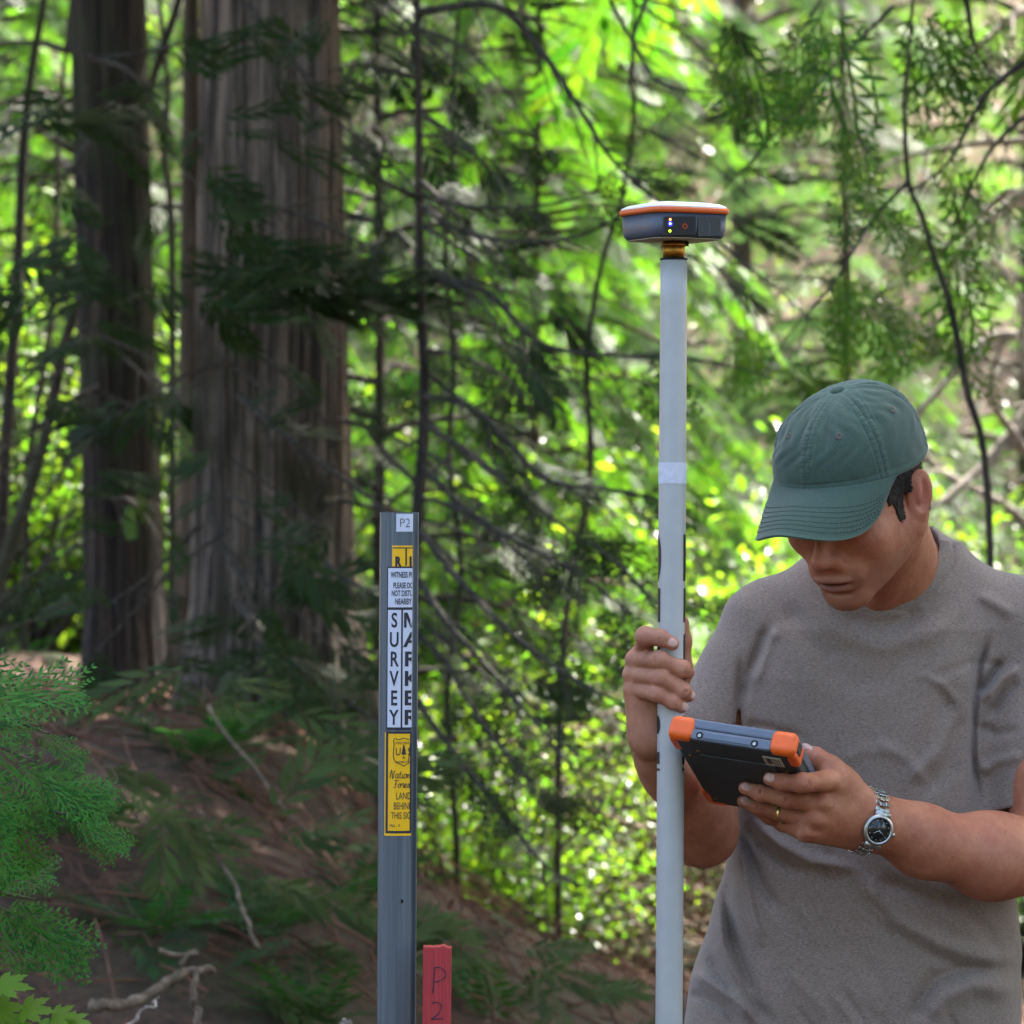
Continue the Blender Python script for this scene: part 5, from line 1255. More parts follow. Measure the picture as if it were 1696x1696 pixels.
for i in range(24): it.append((rr_.uniform(60, 290), rr_.uniform(0, 1150), rr_.uniform(10, 11.1), rr_.uniform(.10, .22), rr_.choice((-160, -20, -45)) + rr_.normal(0, 18)))
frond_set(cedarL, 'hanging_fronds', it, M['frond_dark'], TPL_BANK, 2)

it = []
for x, y, a in [t_ for i_, t_ in enumerate([(470, 1190, -10), (520, 1180, 5), (380, 1140, -5), (330, 1120, -160), (450, 1255, -8), (500, 1265, 2), (240, 1290, -30), (280, 1310, -50), (250, 1330, -60), (430, 1345, -12), (480, 1370, 20), (530, 1385, -5), (560, 1270, -10), (600, 1250, 10), (590, 1400, -10), (320, 1400, -5), (370, 1405, -15), (400, 1475, -5), (450, 1470, -25),
                (500, 1460, 10), (550, 1480, -20), (230, 1180, -170), (200, 1250, -25), (150, 1300, -30), (200, 1400, -40), (610, 1500, -15), (440, 1540, 25), (480, 1550, -5), (350, 1520, -10), (560, 1590, -15), (600, 1600, 0), (120, 1500, -30), (160, 1570, -60), (180, 1560, -40), (540, 1640, -20), (450, 1650, 5), (800, 1570, -20), (860, 1580, 5), (900, 1620, -15), (780, 1640, -10), (960, 1640, 0), (840, 1670, -10)]) if i_ % 5 not in (1, 4)]:
    it.append((x + rr_.normal(0, 8), y + rr_.normal(0, 8), rr_.uniform(7.9, 8.9), rr_.uniform(.15, .26), a))
frond_set(cedarB, 'low_fronds', it, M['frond_bank'], TPL_BANK, 11)

# ---------------------------------------------------------------- slender tree with long drooping boughs (middle)
def stem_tree(name, label, pts, Y, rad, mat, extra_top=3.0, cat='tree', ground=True):
    q = [P(x, y, Y) for x, y in pts]; q.sort(key=lambda v: v[2])
    bx = q[0] + (q[0] - q[1]) / (q[0][2] - q[1][2] + 1e-9) * 0
    base = np.array((q[0][0], Y, gh(q[0][0], Y) - .1))
    t = thing(name, (q[0][0], Y, gh(q[0][0], Y)), label, cat)
    d = (q[-1] - q[-2]); d /= np.linalg.norm(d)
    pl = ([base] if base[2] < q[0][2] - .05 else []) + q + [q[-1] + d * extra_top * .5, q[-1] + d * extra_top]
    pl = resample(np.array(pl), 60); m = MB(); m.tube(pl, np.linspace(rad * 1.1, rad * .35, 60), 12); m.build('trunk', mat, t)
    return t
sap = stem_tree('slender_cedar', 'slender dark stem with long drooping boughs rising behind the grey post', [(690, -10), (693, 150), (694, 330), (697, 480), (703, 640), (699, 760), (692, 850), (680, 1100)], 10.2, .017, M['bark_dark'])
bs = [([(700, 655), (790, 680), (900, 790), (1000, 810), (1100, 830)], 10.2, 9.6, .010), ([(700, 700), (760, 740), (840, 800), (930, 870), (1020, 930), (1090, 1000)], 10.2, 9.7, .010), ([(696, 770), (780, 850), (860, 900), (960, 950), (1060, 1030)], 10.2, 9.6, .009),
      ([(700, 580), (760, 590), (830, 620), (870, 660)], 10.2, 9.8, .008), ([(700, 610), (800, 700), (815, 760), (850, 810)], 10.3, 9.9, .007), ([(695, 330), (620, 290), (560, 230)], 10.2, 10, .008), ([(695, 300), (760, 340), (900, 340), (1000, 310)], 10.2, 9.7, .008),
      ([(697, 460), (800, 480), (900, 570), (1040, 590), (1200, 600)], 10.2, 9.5, .010), ([(697, 340), (760, 380), (850, 400), (960, 390), (1040, 350)], 10.2, 9.6, .009), ([(690, 20), (820, 10), (900, 90), (960, 180), (1010, 260), (1060, 310)], 10.2, 9.8, .012), ([(695, 130), (600, 110), (540, 120)], 10.2, 10, .008),
      ([(690, 870), (760, 960), (860, 1060), (960, 1130), (1060, 1180)], 10.2, 9.6, .010), ([(688, 950), (740, 1030), (830, 1130), (900, 1210), (960, 1250)], 10.2, 9.7, .010), ([(684, 1040), (740, 1100), (800, 1200), (880, 1300), (900, 1340)], 10.2, 9.8, .009), ([(684, 1150), (740, 1230), (820, 1330), (900, 1430), (960, 1470)], 10.2, 9.7, .010), ([(690, 800), (620, 730), (570, 640)], 10.2, 10.3, .008)]
branch_set(sap, 'drooping_branch', bs, M['twig'], seed=3)
it = []
for pts, Y, Y1, rad in bs:
    b = pxb(pts, Y, Y1)
    for j in range(3, len(b), 1):
        if rr_.uniform() < .15:
            px_ = 848 + b[j][0] / (K * b[j][1]); py_ = 848 - (b[j][2] - CAM_H) / (K * b[j][1]); it.append((px_, py_, b[j][1], rr_.uniform(.10, .22), -45 + rr_.normal(0, 35)))
frond_set(sap, 'drooping_fronds', it, M['frond_dark'], TPL_MID, 3)

def fan(tree, x0, Y, n_, ys, seed, side=1, rad=.0055, fr_=10):
    r_ = np.random.default_rng(seed); bs = []; it = []
    for i in range(n_):
        y = r_.uniform(*ys); L = r_.uniform(120, 330); s_ = side if r_.uniform() < .8 else -side; k = r_.uniform(.35, .95)
        pts = [(x0, y)] + [(x0 + s_ * L * t, y + L * (k * t + .25 * t * t * r_.uniform(.2, 1.6)) - 18 * math.sin(t * 3)) for t in (.3, .6, 1)]
        bs.append((pts, Y, Y - r_.uniform(.1, .6), rad * r_.uniform(.6, 1.2)))
        if i < fr_: it.append((pts[2][0], pts[2][1], Y - .2, r_.uniform(.12, .22), -40 * s_ + (0 if s_ > 0 else 180) + r_.normal(0, 25)))
    branch_set(tree, 'bare_branch', bs, M['twig'], seed=seed)
    if it: frond_set(tree, 'sparse_fronds', it, M['frond_dark'], TPL_BANK, seed)
fan(sap, 695, 10.2, 16, (0, 1150), 61)
sp2 = stem_tree('slender_cedar', 'second thin dark stem between the widest trunk and the receiver near the top', [(762, -10), (752, 120), (748, 260), (738, 420), (752, 600), (744, 760), (764, 950), (740, 1150), (756, 1400)], 11.4, .009, M['bark_dark'])
fan(sp2, 750, 11.4, 14, (-60, 900), 62, 1, .005)
sp3 = stem_tree('slender_cedar', 'thin dark stem crossing the bright leaves right of the receiver', [(1052, -10), (1046, 90), (1050, 180), (1030, 330), (996, 440), (972, 600), (978, 780), (940, 1000), (925, 1250)], 11.8, .010, M['bark_dark'])
fan(sp3, 1045, 11.8, 12, (-80, 420), 63, 1, .005)
fan(cedarL, 150, 11.4, 14, (-40, 1000), 64, -1, .006, 12)
fan(cedarB, 560, 10.8, 12, (-40, 1100), 65, 1, .006, 8)
fan(cedarB, 380, 10.5, 10, (100, 1000), 66, 1, .005, 6)

# leaning dark stems, far left
lean_mat = M['bark_dark']
for lab, pts, Y, rad in (('dark slanting stem leaning left of the thinner cedar trunk', [(150, 440), (110, 560), (70, 740), (20, 900), (-20, 1020)], 12.8, .026), ('dark upright stem crossing the top left corner', [(75, -10), (52, 120), (38, 260), (28, 480), (8, 760), (0, 960)], 13.3, .024),
                         ('thin crooked stem beside the left side of the thinner cedar trunk', [(112, 60), (98, 200), (92, 420), (80, 560), (50, 760), (40, 1000)], 13.6, .013), ('bare thin stem between the two cedar trunks', [(270, 60), (278, 150), (272, 260), (285, 420)], 12.9, .012)):
    stem_tree('leaning_stem', lab, pts, Y, rad, lean_mat, 2.0)
# right side: hanging dark stem and boughs
rt = stem_tree('slender_cedar', 'thin dark curved stem rising above the man at upper right', [(1512, -10), (1505, 90), (1498, 180), (1505, 300), (1528, 360), (1545, 420), (1572, 500), (1600, 640), (1640, 900)], 9.4, .0085, M['bark_dark'])
bs = [([(1360, 0), (1320, 60), (1280, 130)], 9.4, 9.2, .007), ([(1480, 10), (1400, 90), (1330, 170), (1250, 260), (1200, 310)], 9.4, 9, .009), ([(1505, 300), (1440, 370), (1380, 470), (1300, 560)], 9.4, 9.1, .009), ([(1400, 210), (1440, 250), (1480, 300)], 9.3, 9, .006),
      ([(1700, 100), (1630, 160), (1570, 270), (1500, 320)], 9.2, 9.4, .013), ([(1700, 190), (1640, 250), (1600, 330), (1560, 430)], 9.2, 9.4, .010), ([(1600, 0), (1620, 90), (1670, 140)], 9.2, 9.4, .012), ([(1190, 400), (1250, 450), (1300, 490), (1370, 560)], 9.6, 9.2, .007), ([(1010, 0), (1060, 90), (1100, 140), (1230, 160), (1290, 180)], 9.6, 9.2, .009), ([(1070, 0), (1050, 60), (1040, 160)], 9.6, 9.5, .011)]
bs = [(a_, b_, c_, d_ * .6) for a_, b_, c_, d_ in bs]
branch_set(rt, 'hanging_branch', bs, M['twig'], seed=5)
it = []
for i in range(15):
    x = rr_.uniform(1180, 1696); y = abs(rr_.normal(0, 190)); it.append((x, y, rr_.uniform(8.6, 10.5), rr_.uniform(.18, .34), -80 + rr_.normal(0, 30)))
for i in range(14): it.append((rr_.uniform(1150, 1696), rr_.uniform(330, 620), rr_.uniform(9, 11), rr_.uniform(.16, .3), -70 + rr_.normal(0, 35)))
frond_set(rt, 'hanging_fronds', it, M['frond_mid'], TPL_FINE, 6)
# pale dead tree tops, far right
dd = thing('dead_tree', (P(1740, 848, 15.0)[0], 15.0, gh(P(1740, 848, 15.0)[0], 15.0)), 'fallen dead tree with pale bare branches reaching up behind the man\'s cap', 'dead tree')
bs = [([(1740, 1000), (1690, 860), (1560, 780), (1480, 690)], 15.0, 14.7, .026), ([(1720, 660), (1640, 760), (1560, 830), (1500, 850)], 15.0, 14.6, .028), ([(1760, 500), (1690, 320), (1600, 380), (1500, 460)], 15.1, 14.9, .024), ([(1720, 560), (1640, 560), (1560, 640), (1490, 720)], 15.0, 14.8, .026),
      ([(1740, 20), (1690, 20), (1640, 60), (1560, 130)], 15.1, 14.8, .026), ([(1750, 280), (1680, 330), (1620, 380), (1570, 440)], 14.9, 14.7, .026), ([(1740, 230), (1600, 240), (1500, 260), (1450, 285)], 15.1, 14.9, .02), ([(1740, 800), (1680, 720), (1640, 650), (1660, 560)], 15.0, 14.7, .024), ([(1750, 700), (1700, 640), (1690, 500), (1640, 420)], 15.0, 14.8, .02)]
branch_set(dd, 'bare_branch', bs, M['deadwood'], seed=8)
lg = MB(); lg.tube(np.array([(P(1740, 0, 15.0)[0], 15.0, gh(1.7, 15.0) - .1), (P(1750, 0, 15.0)[0], 15.0, 1.6), (P(1760, 0, 15.0)[0], 15.1, 3.6)]), [.06, .05, .03], 10); lg.build('trunk', M['deadwood'], dd)

# ================================================================ trees added outside the picture so their crowns shade the clearing
for i, (x, y, s_, a) in enumerate([(3.6, 8.6, 1.0, 0.3), (-3.6, 8.6, .9, 1.7), (2.9, 11.6, 1.1, 2.6), (5.6, 11.0, 1.0, 4.0), (4.6, 5.0, .95, 5.0)]):
    if s_ <= 0: continue
    plant_tree(K_BIG, x, y, a, s_, ['tall cedar added for shade just right of the clearing', 'tall cedar added for shade just left of the clearing', 'tall cedar added for shade right of the clearing beyond the man', 'tall cedar added for shade right of and beyond the clearing', 'tall cedar added for shade right of the camera', 'tall cedar added for shade left of the camera', 'tall cedar added for shade behind the camera'][i], None)
for i, (x, y, s_, a) in enumerate([(-3.2, -1.5, .78, 0), (-1.2, -3.6, .85, 1), (1.2, -3.8, .82, 2), (3.4, -1.6, .78, 3), (5.0, 1.8, .75, 4), (-4.6, 1.6, .75, 5), (-6.0, 5.4, .75, 6), (6.6, 5.2, .75, 7), (-2.4, -6.5, .8, 8), (3.2, -6.4, .8, 9)]):
    plant_tree(K_MID, x, y, a, s_, 'unseen young conifer added on the camera side to block low skylight', 'unseen conifers added behind the camera to block low light')  # out of view, added to cut low skylight so light falls from above
# ================================================================ forest behind
spots = [(-3.0, 14.8, .75, K_DARK, 'shaded dark cedar left of the thinner cedar trunk'), (-.45, 13.4, .62, K_DARK, 'shaded sparse cedar between the widest trunk and the receiver'), (-1.7, 15.6, .8, K_DARK, 'shaded dark cedar behind the two big trunks'), (.10, 15.4, .56, K_MID, 'low sunlit cedar with bright drooping boughs left of the receiver'), (1.6, 19.4, .62, K_SOFT, 'soft grey green cedar behind the pole'), (.55, 21.0, .75, K_SOFT, 'grey green cedar in the hazy middle distance'), (3.4, 19.0, .55, K_SOFT, 'grey green young cedar above the cap'), (-6.0, 22, .9, K_MID, 'bright green conifer filling the gap at far left'), (-2.3, 17.5, .62, K_MID, 'young bushy conifer behind the gap between the two cedar trunks'), (-.2, 19.0, .9, K_MID, 'sunlit drooping conifer behind the slender middle stem'), (1.3, 22.5, .9, K_OPEN, 'open conifer behind the survey pole top'),
         (-1.6, 25.5, 1.0, K_OPEN, 'conifer far behind the widest trunk'), (3.2, 25, 1.0, K_OPEN, 'conifer far behind the thin curved stem'), (4.6, 19.5, .8, K_OPEN, 'conifer behind the pale dead branches'), (-4.2, 27, 1.1, K_OPEN, 'tall conifer far behind the thinner cedar trunk'), (.8, 31, 1.1, K_OPEN, 'distant conifer on the slope behind the post'),
         (5.2, 31, 1.1, K_OPEN, 'distant conifer on the slope at far right'), (2.3, 35, 1.1, K_MID, 'farthest conifer on the slope right of the pole'), (-2.2, 36, 1.1, K_MID, 'farthest conifer on the slope left of the post')]
for i, (x, y, s_, kd, lab) in enumerate(spots): plant_tree(kd, x, y, i * 1.3, s_, lab, 'conifers behind the clearing')

# ================================================================ broadleaf shrubs
def shrub(r_, Wd, Ht, nstem, nleaf, lsize, layers=True):
    m = MB(); p = []; d = []; n = []; s = []
    for i in range(nstem):
        a = r_.uniform(0, 2 * math.pi); rad = Wd * math.sqrt(r_.uniform(.02, 1)); tip = np.array((math.cos(a) * rad, math.sin(a) * rad, Ht * r_.uniform(.45, 1) * (1.1 - .5 * rad / Wd)))
        t = np.linspace(0, 1, 7)[:, None]; st_ = tip * np.concatenate([t ** 1.3, t ** 1.3, t ** .8], 1) + np.cumsum(r_.normal(0, .012, (7, 3)), 0)
        m.tube(st_, np.linspace(.010, .003, 7), 4, cap=False)
        for j in range(nleaf):
            u = r_.uniform(.25, 1.05); q = np.array([np.interp(u, np.linspace(0, 1, 7), st_[:, k]) for k in range(3)]); e = r_.normal(0, 1, 3) * (1, 1, .35); e /= np.linalg.norm(e)
            p.append(q + e * r_.uniform(.02, .22)); d.append(e + np.array((0, 0, -.35))); n.append(r_.normal(0, .35, 3) + np.array((0, 0, 1.))); s.append(lsize * r_.uniform(.6, 1.25))
    sm_ = mesh_np('stems', np.concatenate(m.V), [np.concatenate(m.Q)]); lf = scatter([LEAF], p, d, n, np.array(s), 'leaves', None, 'mesh')
    return sm_, lf
rS = np.random.default_rng(77)
SH = [shrub(rS, .75, 1.6, 40, 90, .042), shrub(rS, .9, 1.2, 44, 80, .038), shrub(rS, .6, 2.2, 36, 100, .046)]
for i, (a, b_) in enumerate(SH): a.materials.append(M['twig']); b_.materials.append(M['leaf_pale' if i == 1 else 'leaf_bright'])
def plant_shrub(k, x, y, sc, rot, lab, grp='leafy shrubs behind the bank', zoff=0):
    t = thing('leafy_shrub', (x, y, gh(x, y) - .05 + zoff), lab, 'shrub', grp); t.rotation_euler = (0, 0, rot); t.scale = (sc,) * 3
    for n_, me in zip(('stems', 'leaves'), SH[k]):
        o = bpy.data.objects.new(n_, me); col.objects.link(o); o.parent = t
def sx_(px, Y): return (px - 848) * K * Y
shr = [(770, 12.2, 0, .72, 'low bright shrub behind the top of the red stake'), (885, 12.5, 0, .78, 'low bright shrub between the red stake and the pole'), (760, 13.2, 0, .9, 'bright shrub just right of the grey post behind the bank'), (860, 14.2, 0, .95, 'yellow green shrub left of the survey pole'), (940, 15.0, 2, 1.0, 'tall bright shrub directly behind the gripping hand'), 
       (1180, 16.0, 0, 1.1, 'bright shrub behind the man\'s right shoulder'), (1090, 17.5, 1, 1.1, 'paler shrub between the pole and the sleeve'), (640, 14.5, 0, .95, 'bright shrub seen left of the grey post'), (60, 14.0, 0, 1.05, 'bright shrub at the left edge beyond the bank'), (120, 15.5, 2, 1.0, 'tall bright shrub beside the thinner cedar trunk'),
       (290, 15.5, 0, 1.1, 'shrub seen through the gap between the two cedar trunks'), (1610, 15.0, 1, 1.2, 'pale sunlit shrub behind the man\'s ear'), (1700, 14.0, 1, 1.2, 'pale sunlit shrub behind the man\'s left shoulder'), (1690, 17, 0, 1.3, 'bright shrub at the right edge of the clearing'), (1300, 19, 1, 1.2, 'pale shrub left of the cap'), (780, 18, 2, 1.0, 'tall shrub behind the slender middle stem'), (-20, 17, 2, 1.1, 'tall bright shrub at the far left edge')]
for i, (px_, Y, k_, sc, lab) in enumerate(shr): plant_shrub(k_, sx_(px_, Y), Y, sc, i * 1.7, lab)

# undergrowth on the slope: more leaves than one could count
r_ = np.random.default_rng(9)
def mass(name, n, x0, x1, y0, y1, h0, h1, size, mat, clump=.5, seed=0):
    r_ = np.random.default_rng(seed); nc = n // 60
    cy_ = r_.uniform(y0, y1, nc); cx_ = r_.uniform(x0, x1, nc) * (cy_ / y1); cz_ = ground_h(cx_, cy_) + h0 + (h1 - h0) * r_.uniform(0, 1, nc) ** 1.8
    k = r_.integers(0, nc, n); e = r_.normal(0, 1, (n, 3)) * (clump, clump, clump * .45)
    p = np.stack([cx_[k], cy_[k], cz_[k]], 1) + e; p[:, 2] = np.maximum(p[:, 2], ground_h(p[:, 0], p[:, 1]) + .02)
    d = r_.normal(0, 1, (n, 3)) * (1, 1, .4) + (0, 0, -.3); nn_ = r_.normal(0, .4, (n, 3)) + (0, 0, 1)
    o = scatter([LEAF], p, d, nn_, size * r_.uniform(.6, 1.3, n), name, mat); tag(o, None, None, None, 'stuff'); return o
mass('undergrowth', 80000, -9, 9, 17, 42, .05, 1.5, .065, M['leaf_pale'], .42, 1)
mass('bright_undergrowth', 40000, -8, 3.2, 14, 34, .05, 1.7, .06, M['leaf_bright'], .30, 2)

# a tangle of dead twigs catching the sun, low behind the pole
bp_x = P(1010, 0, 13.2)[0]; bpile = thing('brush_pile', (bp_x, 13.2, gh(bp_x, 13.2)), 'heap of dead brown twigs in broken sunlight low behind the survey pole', 'brush pile')
r_ = np.random.default_rng(44); m = MB()
for i in range(420):
    c = np.array((bp_x + r_.normal(0, .26), 13.2 + r_.normal(0, .3), 0)); c[2] = gh(c[0], c[1]) + abs(r_.normal(0, .42)) + .02; e = r_.normal(0, 1, 3) * (1, .6, .6); e /= np.linalg.norm(e); L = r_.uniform(.08, .4)
    m.tube(np.array([c - e * L, c + r_.normal(0, .02, 3), c + e * L]), [.004, .007, .002], 4, cap=False)
m.build('twigs', M['log'], bpile)
p = []; d = []; n = []; s = []
for i in range(700):
    c = np.array((bp_x + r_.normal(0, .30), 13.1 + r_.normal(0, .3), 0)); c[2] = gh(c[0], c[1]) + abs(r_.normal(0, .5)); p.append(c); d.append(r_.normal(0, 1, 3)); n.append(r_.normal(0, 1, 3)); s.append(r_.uniform(.03, .06))
scatter([LEAF], p, d, n, np.array(s), 'dry_leaves', simple('dry_leaf', (.22, .12, .07), .45, noise=.5, scale=4), bpile)

# ================================================================ the bank: ferns, litter, fallen wood
fp = frond_tpl(15, 1, .20, .040, 40, .25, 66)
def fern_mesh(seed):
    r_ = np.random.default_rng(seed); p = []; d = []; n = []; s = []
    for i in range(11):
        a = r_.uniform(0, 2 * math.pi); el = r_.uniform(.35, 1.0); p.append((0, 0, .02)); d.append((math.cos(a), math.sin(a), el)); n.append((-math.cos(a) * el, -math.sin(a) * el, 1)); s.append(r_.uniform(.25, .42))
    me = scatter([fp], p, d, n, np.array(s), 'fronds', None, 'mesh'); me.materials.append(M['fern']); return me
FM_ = [fern_mesh(s) for s in (1, 2, 3)]
def on_bank(px, Yguess):
    """where the sight line through a pixel column at a distance meets the ground"""
    x = sx_(px, Yguess); return x, Yguess, gh(x, Yguess)
for i, (px_, Y, sc, lab) in enumerate([(430, 8.6, .9, 'fern in the middle of the dark bank'), (520, 8.2, .8, 'fern low on the bank left of the post'), (270, 8.4, .9, 'fern below the thinner cedar trunk'), (330, 9.6, 1.0, 'fern high on the bank between the trunks'), (590, 9.3, .8, 'fern at the foot of the widest trunk'),
                                    (130, 8.9, .9, 'fern at left behind the cedar bough'), (480, 7.4, .8, 'fern lowest on the bank beside the tan branch'), (820, 9.2, .9, 'fern on the mound right of the red stake'), (900, 8.6, .9, 'fern low between stake and pole'), (1000, 9.4, .8, 'fern beside the pole at the bottom'), (390, 10.1, .8, 'fern against the base of the widest trunk')]):
    x, y, z = on_bank(px_, Y); t = thing('fern', (x, y, z), lab, 'fern', 'ferns on the bank'); t.rotation_euler = (0, 0, i * 1.1); t.scale = (sc,) * 3
    o = bpy.data.objects.new('fronds', FM_[i % 3]); col.objects.link(o); o.parent = t
# low cedar sprigs and seedlings sprinkled over the bank
def sprigs(name, n, seed, mat, size, reg, tpls, kind='stuff', lift=.25):
    r_ = np.random.default_rng(seed); x = r_.uniform(reg[0], reg[1], n); y = r_.uniform(reg[2], reg[3], n); z = ground_h(x, y)
    a = r_.uniform(0, 2 * math.pi, n); p = np.stack([x, y, z + r_.uniform(.01, lift, n)], 1)
    d = np.stack([np.cos(a), np.sin(a), r_.uniform(-.3, .5, n)], 1); nn_ = r_.normal(0, .35, (n, 3)) + (0, -.3, 1)
    o = scatter(tpls, p, d, nn_, size * r_.uniform(.5, 1.2, n), name, mat); tag(o, kind=kind); return o
sprigs('ground_cover', 120, 12, M['frond_dark'], .17, (-2.2, 1.0, 7.0, 12.0), TPL_BANK)
sprigs('low_ground_cover', 90, 13, M['fern'], .15, (-1.6, 1.3, 6.6, 11.0), TPL_BANK)
# fallen twigs and needles
r_ = np.random.default_rng(15); m = MB()
for i in range(3200):
    x, y = r_.uniform(-2.2, 1.4), r_.uniform(6.2, 12.0); a = r_.uniform(0, math.pi); L = r_.uniform(.04, .30) ; d = np.array((math.cos(a), math.sin(a))); q = []
    for t in (-.5, 0, .5): xx, yy = x + d[0] * L * t, y + d[1] * L * t; q.append((xx, yy, gh(xx, yy) + .006 + r_.uniform(0, .07)))
    m.tube(q, [r_.uniform(.001, .004)] * 3, 3, cap=False)
tag(m.build('twig_litter', simple('needle_litter', (.15, .065, .036), .9, noise=.6, scale=8), None), kind='stuff')
def log(name, label, cat, pts, Y, Y1, r0, r1, mat, forks=()):
    b = pxb(pts, Y, Y1); b += np.cumsum(np.random.default_rng(int(pts[0][0])).normal(0, .003, b.shape), 0)
    t = thing(name, tuple(b[0]), label, cat); m = MB(); m.tube(b, np.linspace(r0, r1, len(b)) * .68 * (1 + .12 * np.sin(np.arange(len(b)) * 1.9)), 10); m.build('stem', mat, t)
    for fpts, Yf, rf_ in forks:
        m = MB(); q = pxb(fpts, Yf, Yf); m.tube(q, np.linspace(rf_, rf_ * .3, len(q)), 7); m.build('side_branch', mat, t)
    return t
log('fallen_branch', 'tan fallen branch lying slantwise at the bottom of the bank', 'branch', [(150, 1665), (200, 1650), (260, 1620), (300, 1598), (330, 1588)], 7.35, 7.6, .017, .011, M['log'], [([(262, 1575), (290, 1582), (330, 1578)], 7.5, .008), ([(300, 1598), (312, 1580), (325, 1572)], 7.5, .006)])
log('broken_stick', 'upright broken pale stick beside the tan branch', 'stick', [(332, 1710), (326, 1660), (322, 1610), (318, 1600)], 7.0, 7.05, .011, .006, M['log'])
log('twig_stick', 'thin pale twig at the bottom left beside the seedling', 'stick', [(205, 1710), (235, 1685), (260, 1672), (280, 1666)], 6.2, 6.3, .005, .002, M['deadwood'])
log('cut_stick', 'short pale stick end poking up left of the grey post base', 'stick', [(580, 1712), (572, 1690), (567, 1670)], 6.0, 6.0, .006, .004, M['deadwood'])
log('broken_stick', 'long thin dead stem slanting down the middle of the bank', 'stick', [(345, 1170), (400, 1250), (460, 1340), (520, 1400)], 9.3, 8.8, .006, .003, M['log'])
log('broken_stick', 'thin grey dead stem rising from the lower middle of the bank', 'stick', [(425, 1575), (395, 1500), (368, 1440), (335, 1360), (322, 1340)], 7.9, 8.2, .007, .003, M['log'])
log('broken_stick', 'curved reddish dead twig arching across the upper bank', 'stick', [(200, 1270), (280, 1262), (370, 1270), (500, 1298)], 9.3, 9.2, .004, .002, M['bark_brown'])

# ================================================================ cedar bough in sharp focus at the left edge
TPL_NEAR = [frond_tpl(8, 6, .50, .045, s + 50, .10, 40, (.26, .10), .008, .0125) for s in range(4)]
cs = thing('cedar_sapling', (P(-150, 848, 5.2)[0], 5.2, 0), 'young cedar with bright green drooping fronds reaching in from the left edge', 'sapling')
m = MB(); m.tube(resample(np.array([(P(-150, 0, 5.2)[0], 5.2, -.1), (P(-140, 0, 5.2)[0], 5.2, .9), (P(-150, 0, 5.2)[0], 5.2, 2.1)]), 20), np.linspace(.018, .005, 20), 10); m.build('trunk', M['bark_brown'], cs)
limbs = [([(-150, 1120), (-60, 1150), (20, 1190), (80, 1215)], 5.2, 5.0), ([(-145, 1260), (-60, 1290), (10, 1330), (90, 1345), (130, 1350)], 5.2, 5.0), ([(-145, 1430), (-60, 1460), (10, 1480), (60, 1490)], 5.2, 5.15), ([(-150, 1000), (-90, 1010), (-40, 1050)], 5.2, 5.2), ([(-145, 1180), (-60, 1210), (10, 1240), (60, 1262)], 5.2, 4.95)]
m = MB()
for pts, a, b_ in limbs: q = pxb(pts, a, b_); m.tube(q, np.linspace(.005, .0016, len(q)), 7, cap=False)
m.build('limbs', M['bark_brown'], cs)
p = []; d = []; n = []; s = []; r_ = np.random.default_rng(3)
def near_fr(x, y, L, a, Y=5.0):
    p.append(P(x, y, Y) + r_.normal(0, .004, 3)); d.append((math.cos(R(a)), r_.normal(0, .12), math.sin(R(a)))); n.append((r_.normal(0, .15), -.72, .62)); s.append(L)
for x, y, L, a in [(-70, 1160, .17, 8), (-40, 1190, .165, -5), (-10, 1200, .13, -22), (10, 1195, .10, 12), (-60, 1215, .15, -35), (-20, 1230, .13, -60), (30, 1215, .10, -45), (60, 1212, .075, -30), (-70, 1200, .15, 18), (-90, 1175, .12, -12), (40, 1262, .13, -28), (0, 1245, .14, -48), (60, 1262, .12, -8), (50, 1270, .11, -62), (20, 1250, .11, -75), (90, 1285, .085, -20), (95, 1290, .08, -50),
                   (-80, 1235, .13, -50), (-40, 1250, .14, -80), (20, 1210, .13, -15),
                   (70, 1345, .11, -18), (110, 1350, .085, -6), (110, 1350, .085, -40), (75, 1345, .09, -55), (130, 1352, .075, -25), (-10, 1330, .11, -88), (-40, 1330, .14, -78), (0, 1335, .10, -62), (30, 1340, .07, -70), (-70, 1310, .13, -60), (-20, 1325, .09, -20), (10, 1320, .07, 20), (40, 1325, .07, 12)]:
    near_fr(x, y, L, a, 5.0 + r_.uniform(-.05, .05))
for x, y, L, a in [(-50, 1470, .16, -10), (-10, 1485, .15, -32), (20, 1490, .12, -50), (-60, 1480, .13, -45), (-30, 1460, .10, 10), (10, 1478, .11, -14), (-20, 1495, .11, -60), (45, 1492, .08, -30)]: near_fr(x, y, L, a, 5.25)
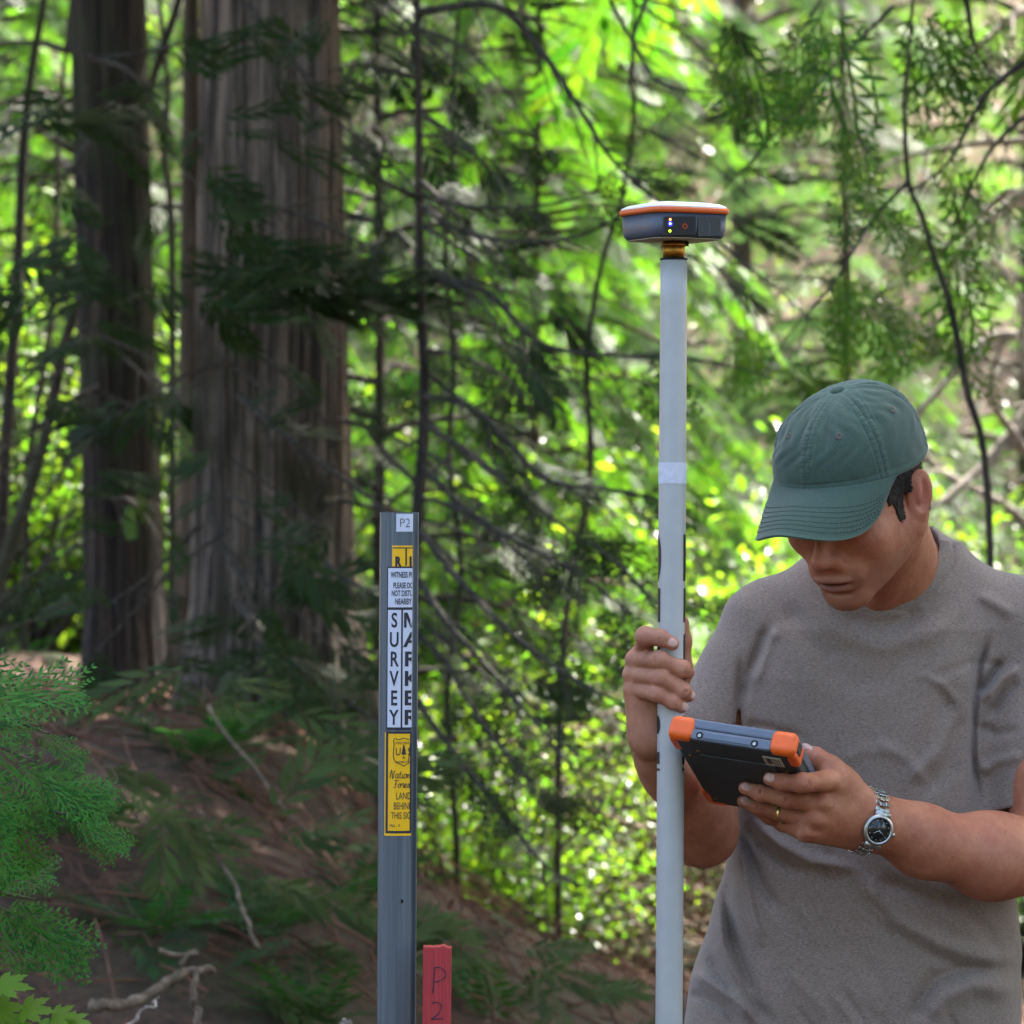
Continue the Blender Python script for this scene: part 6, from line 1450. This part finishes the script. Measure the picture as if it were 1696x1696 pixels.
for x, y, L, a in [(-60, 1025, .14, -20), (-80, 1040, .14, -50)]: near_fr(x, y, L, a, 5.2)
kp = [i for i in range(len(p)) if i % 5 not in (1, 3) and i % 7 != 5 and i % 6 != 2]
scatter(TPL_NEAR, [p[i] for i in kp], [d[i] for i in kp], [n[i] for i in kp], np.array([s[i] for i in kp]), 'fronds', M['frond_near'], cs)

# ================================================================ broadleaf seedling, bottom left
def lobed(seed):
    r_ = np.random.default_rng(seed); tips = [(-70, .62), (-35, .85), (0, 1.0), (35, .85), (70, .62)]; out = [(0, 0)]
    for i, (a, l) in enumerate(tips):
        for da, k in ((-17, .60), (-13, .66), (-11, .80), (-7, .78), (0, 1.0), (7, .78), (11, .80), (13, .66), (17, .60)): out.append((l * k * math.cos(R(a + da)), l * k * math.sin(R(a + da))))
        if i < 4: out.append((.50 * math.cos(R(a + 17.5)), .50 * math.sin(R(a + 17.5))))
    V = [(x, y, .10 * x * x * -1 + .05 * abs(y)) for x, y in out]; k = len(V); V.append((.25, 0, .0))
    F = [(k, i, (i + 1) % k) for i in range(k)]
    return np.array(V), np.array(F)
LOB = [lobed(1)]
sd_t = thing('maple_seedling', (P(15, 848, 5.1)[0], 5.1, 0), 'small seedling with bright yellow green lobed leaves in the bottom left corner', 'seedling')
lv = [(-5, 1632, .050, 10), (-15, 1668, .055, -30), (35, 1672, .048, 12), (85, 1684, .040, 20), (10, 1692, .05, -50), (110, 1690, .036, 5), (-30, 1640, .05, 150), (60, 1700, .04, -30)]
m = MB(); p = []; d = []; n = []; s = []
for x, y, L, a in lv:
    q = P(x, y, 5.1); m.tube(resample(np.array([(P(15, 0, 5.1)[0], 5.1, .02), ((P(15, 0, 5.1)[0] + q[0]) / 2, 5.12, q[2] * .6), q]), 10), .0016, 5)
    p.append(q); d.append((math.cos(R(a)), -.2, math.sin(R(a)) * .6 - .1)); n.append((r_.normal(0, .2), -.6, .8)); s.append(L)
m.build('stems', M['fern'], sd_t); scatter(LOB, p, d, n, np.array(s), 'leaves', M['maple'], sd_t)
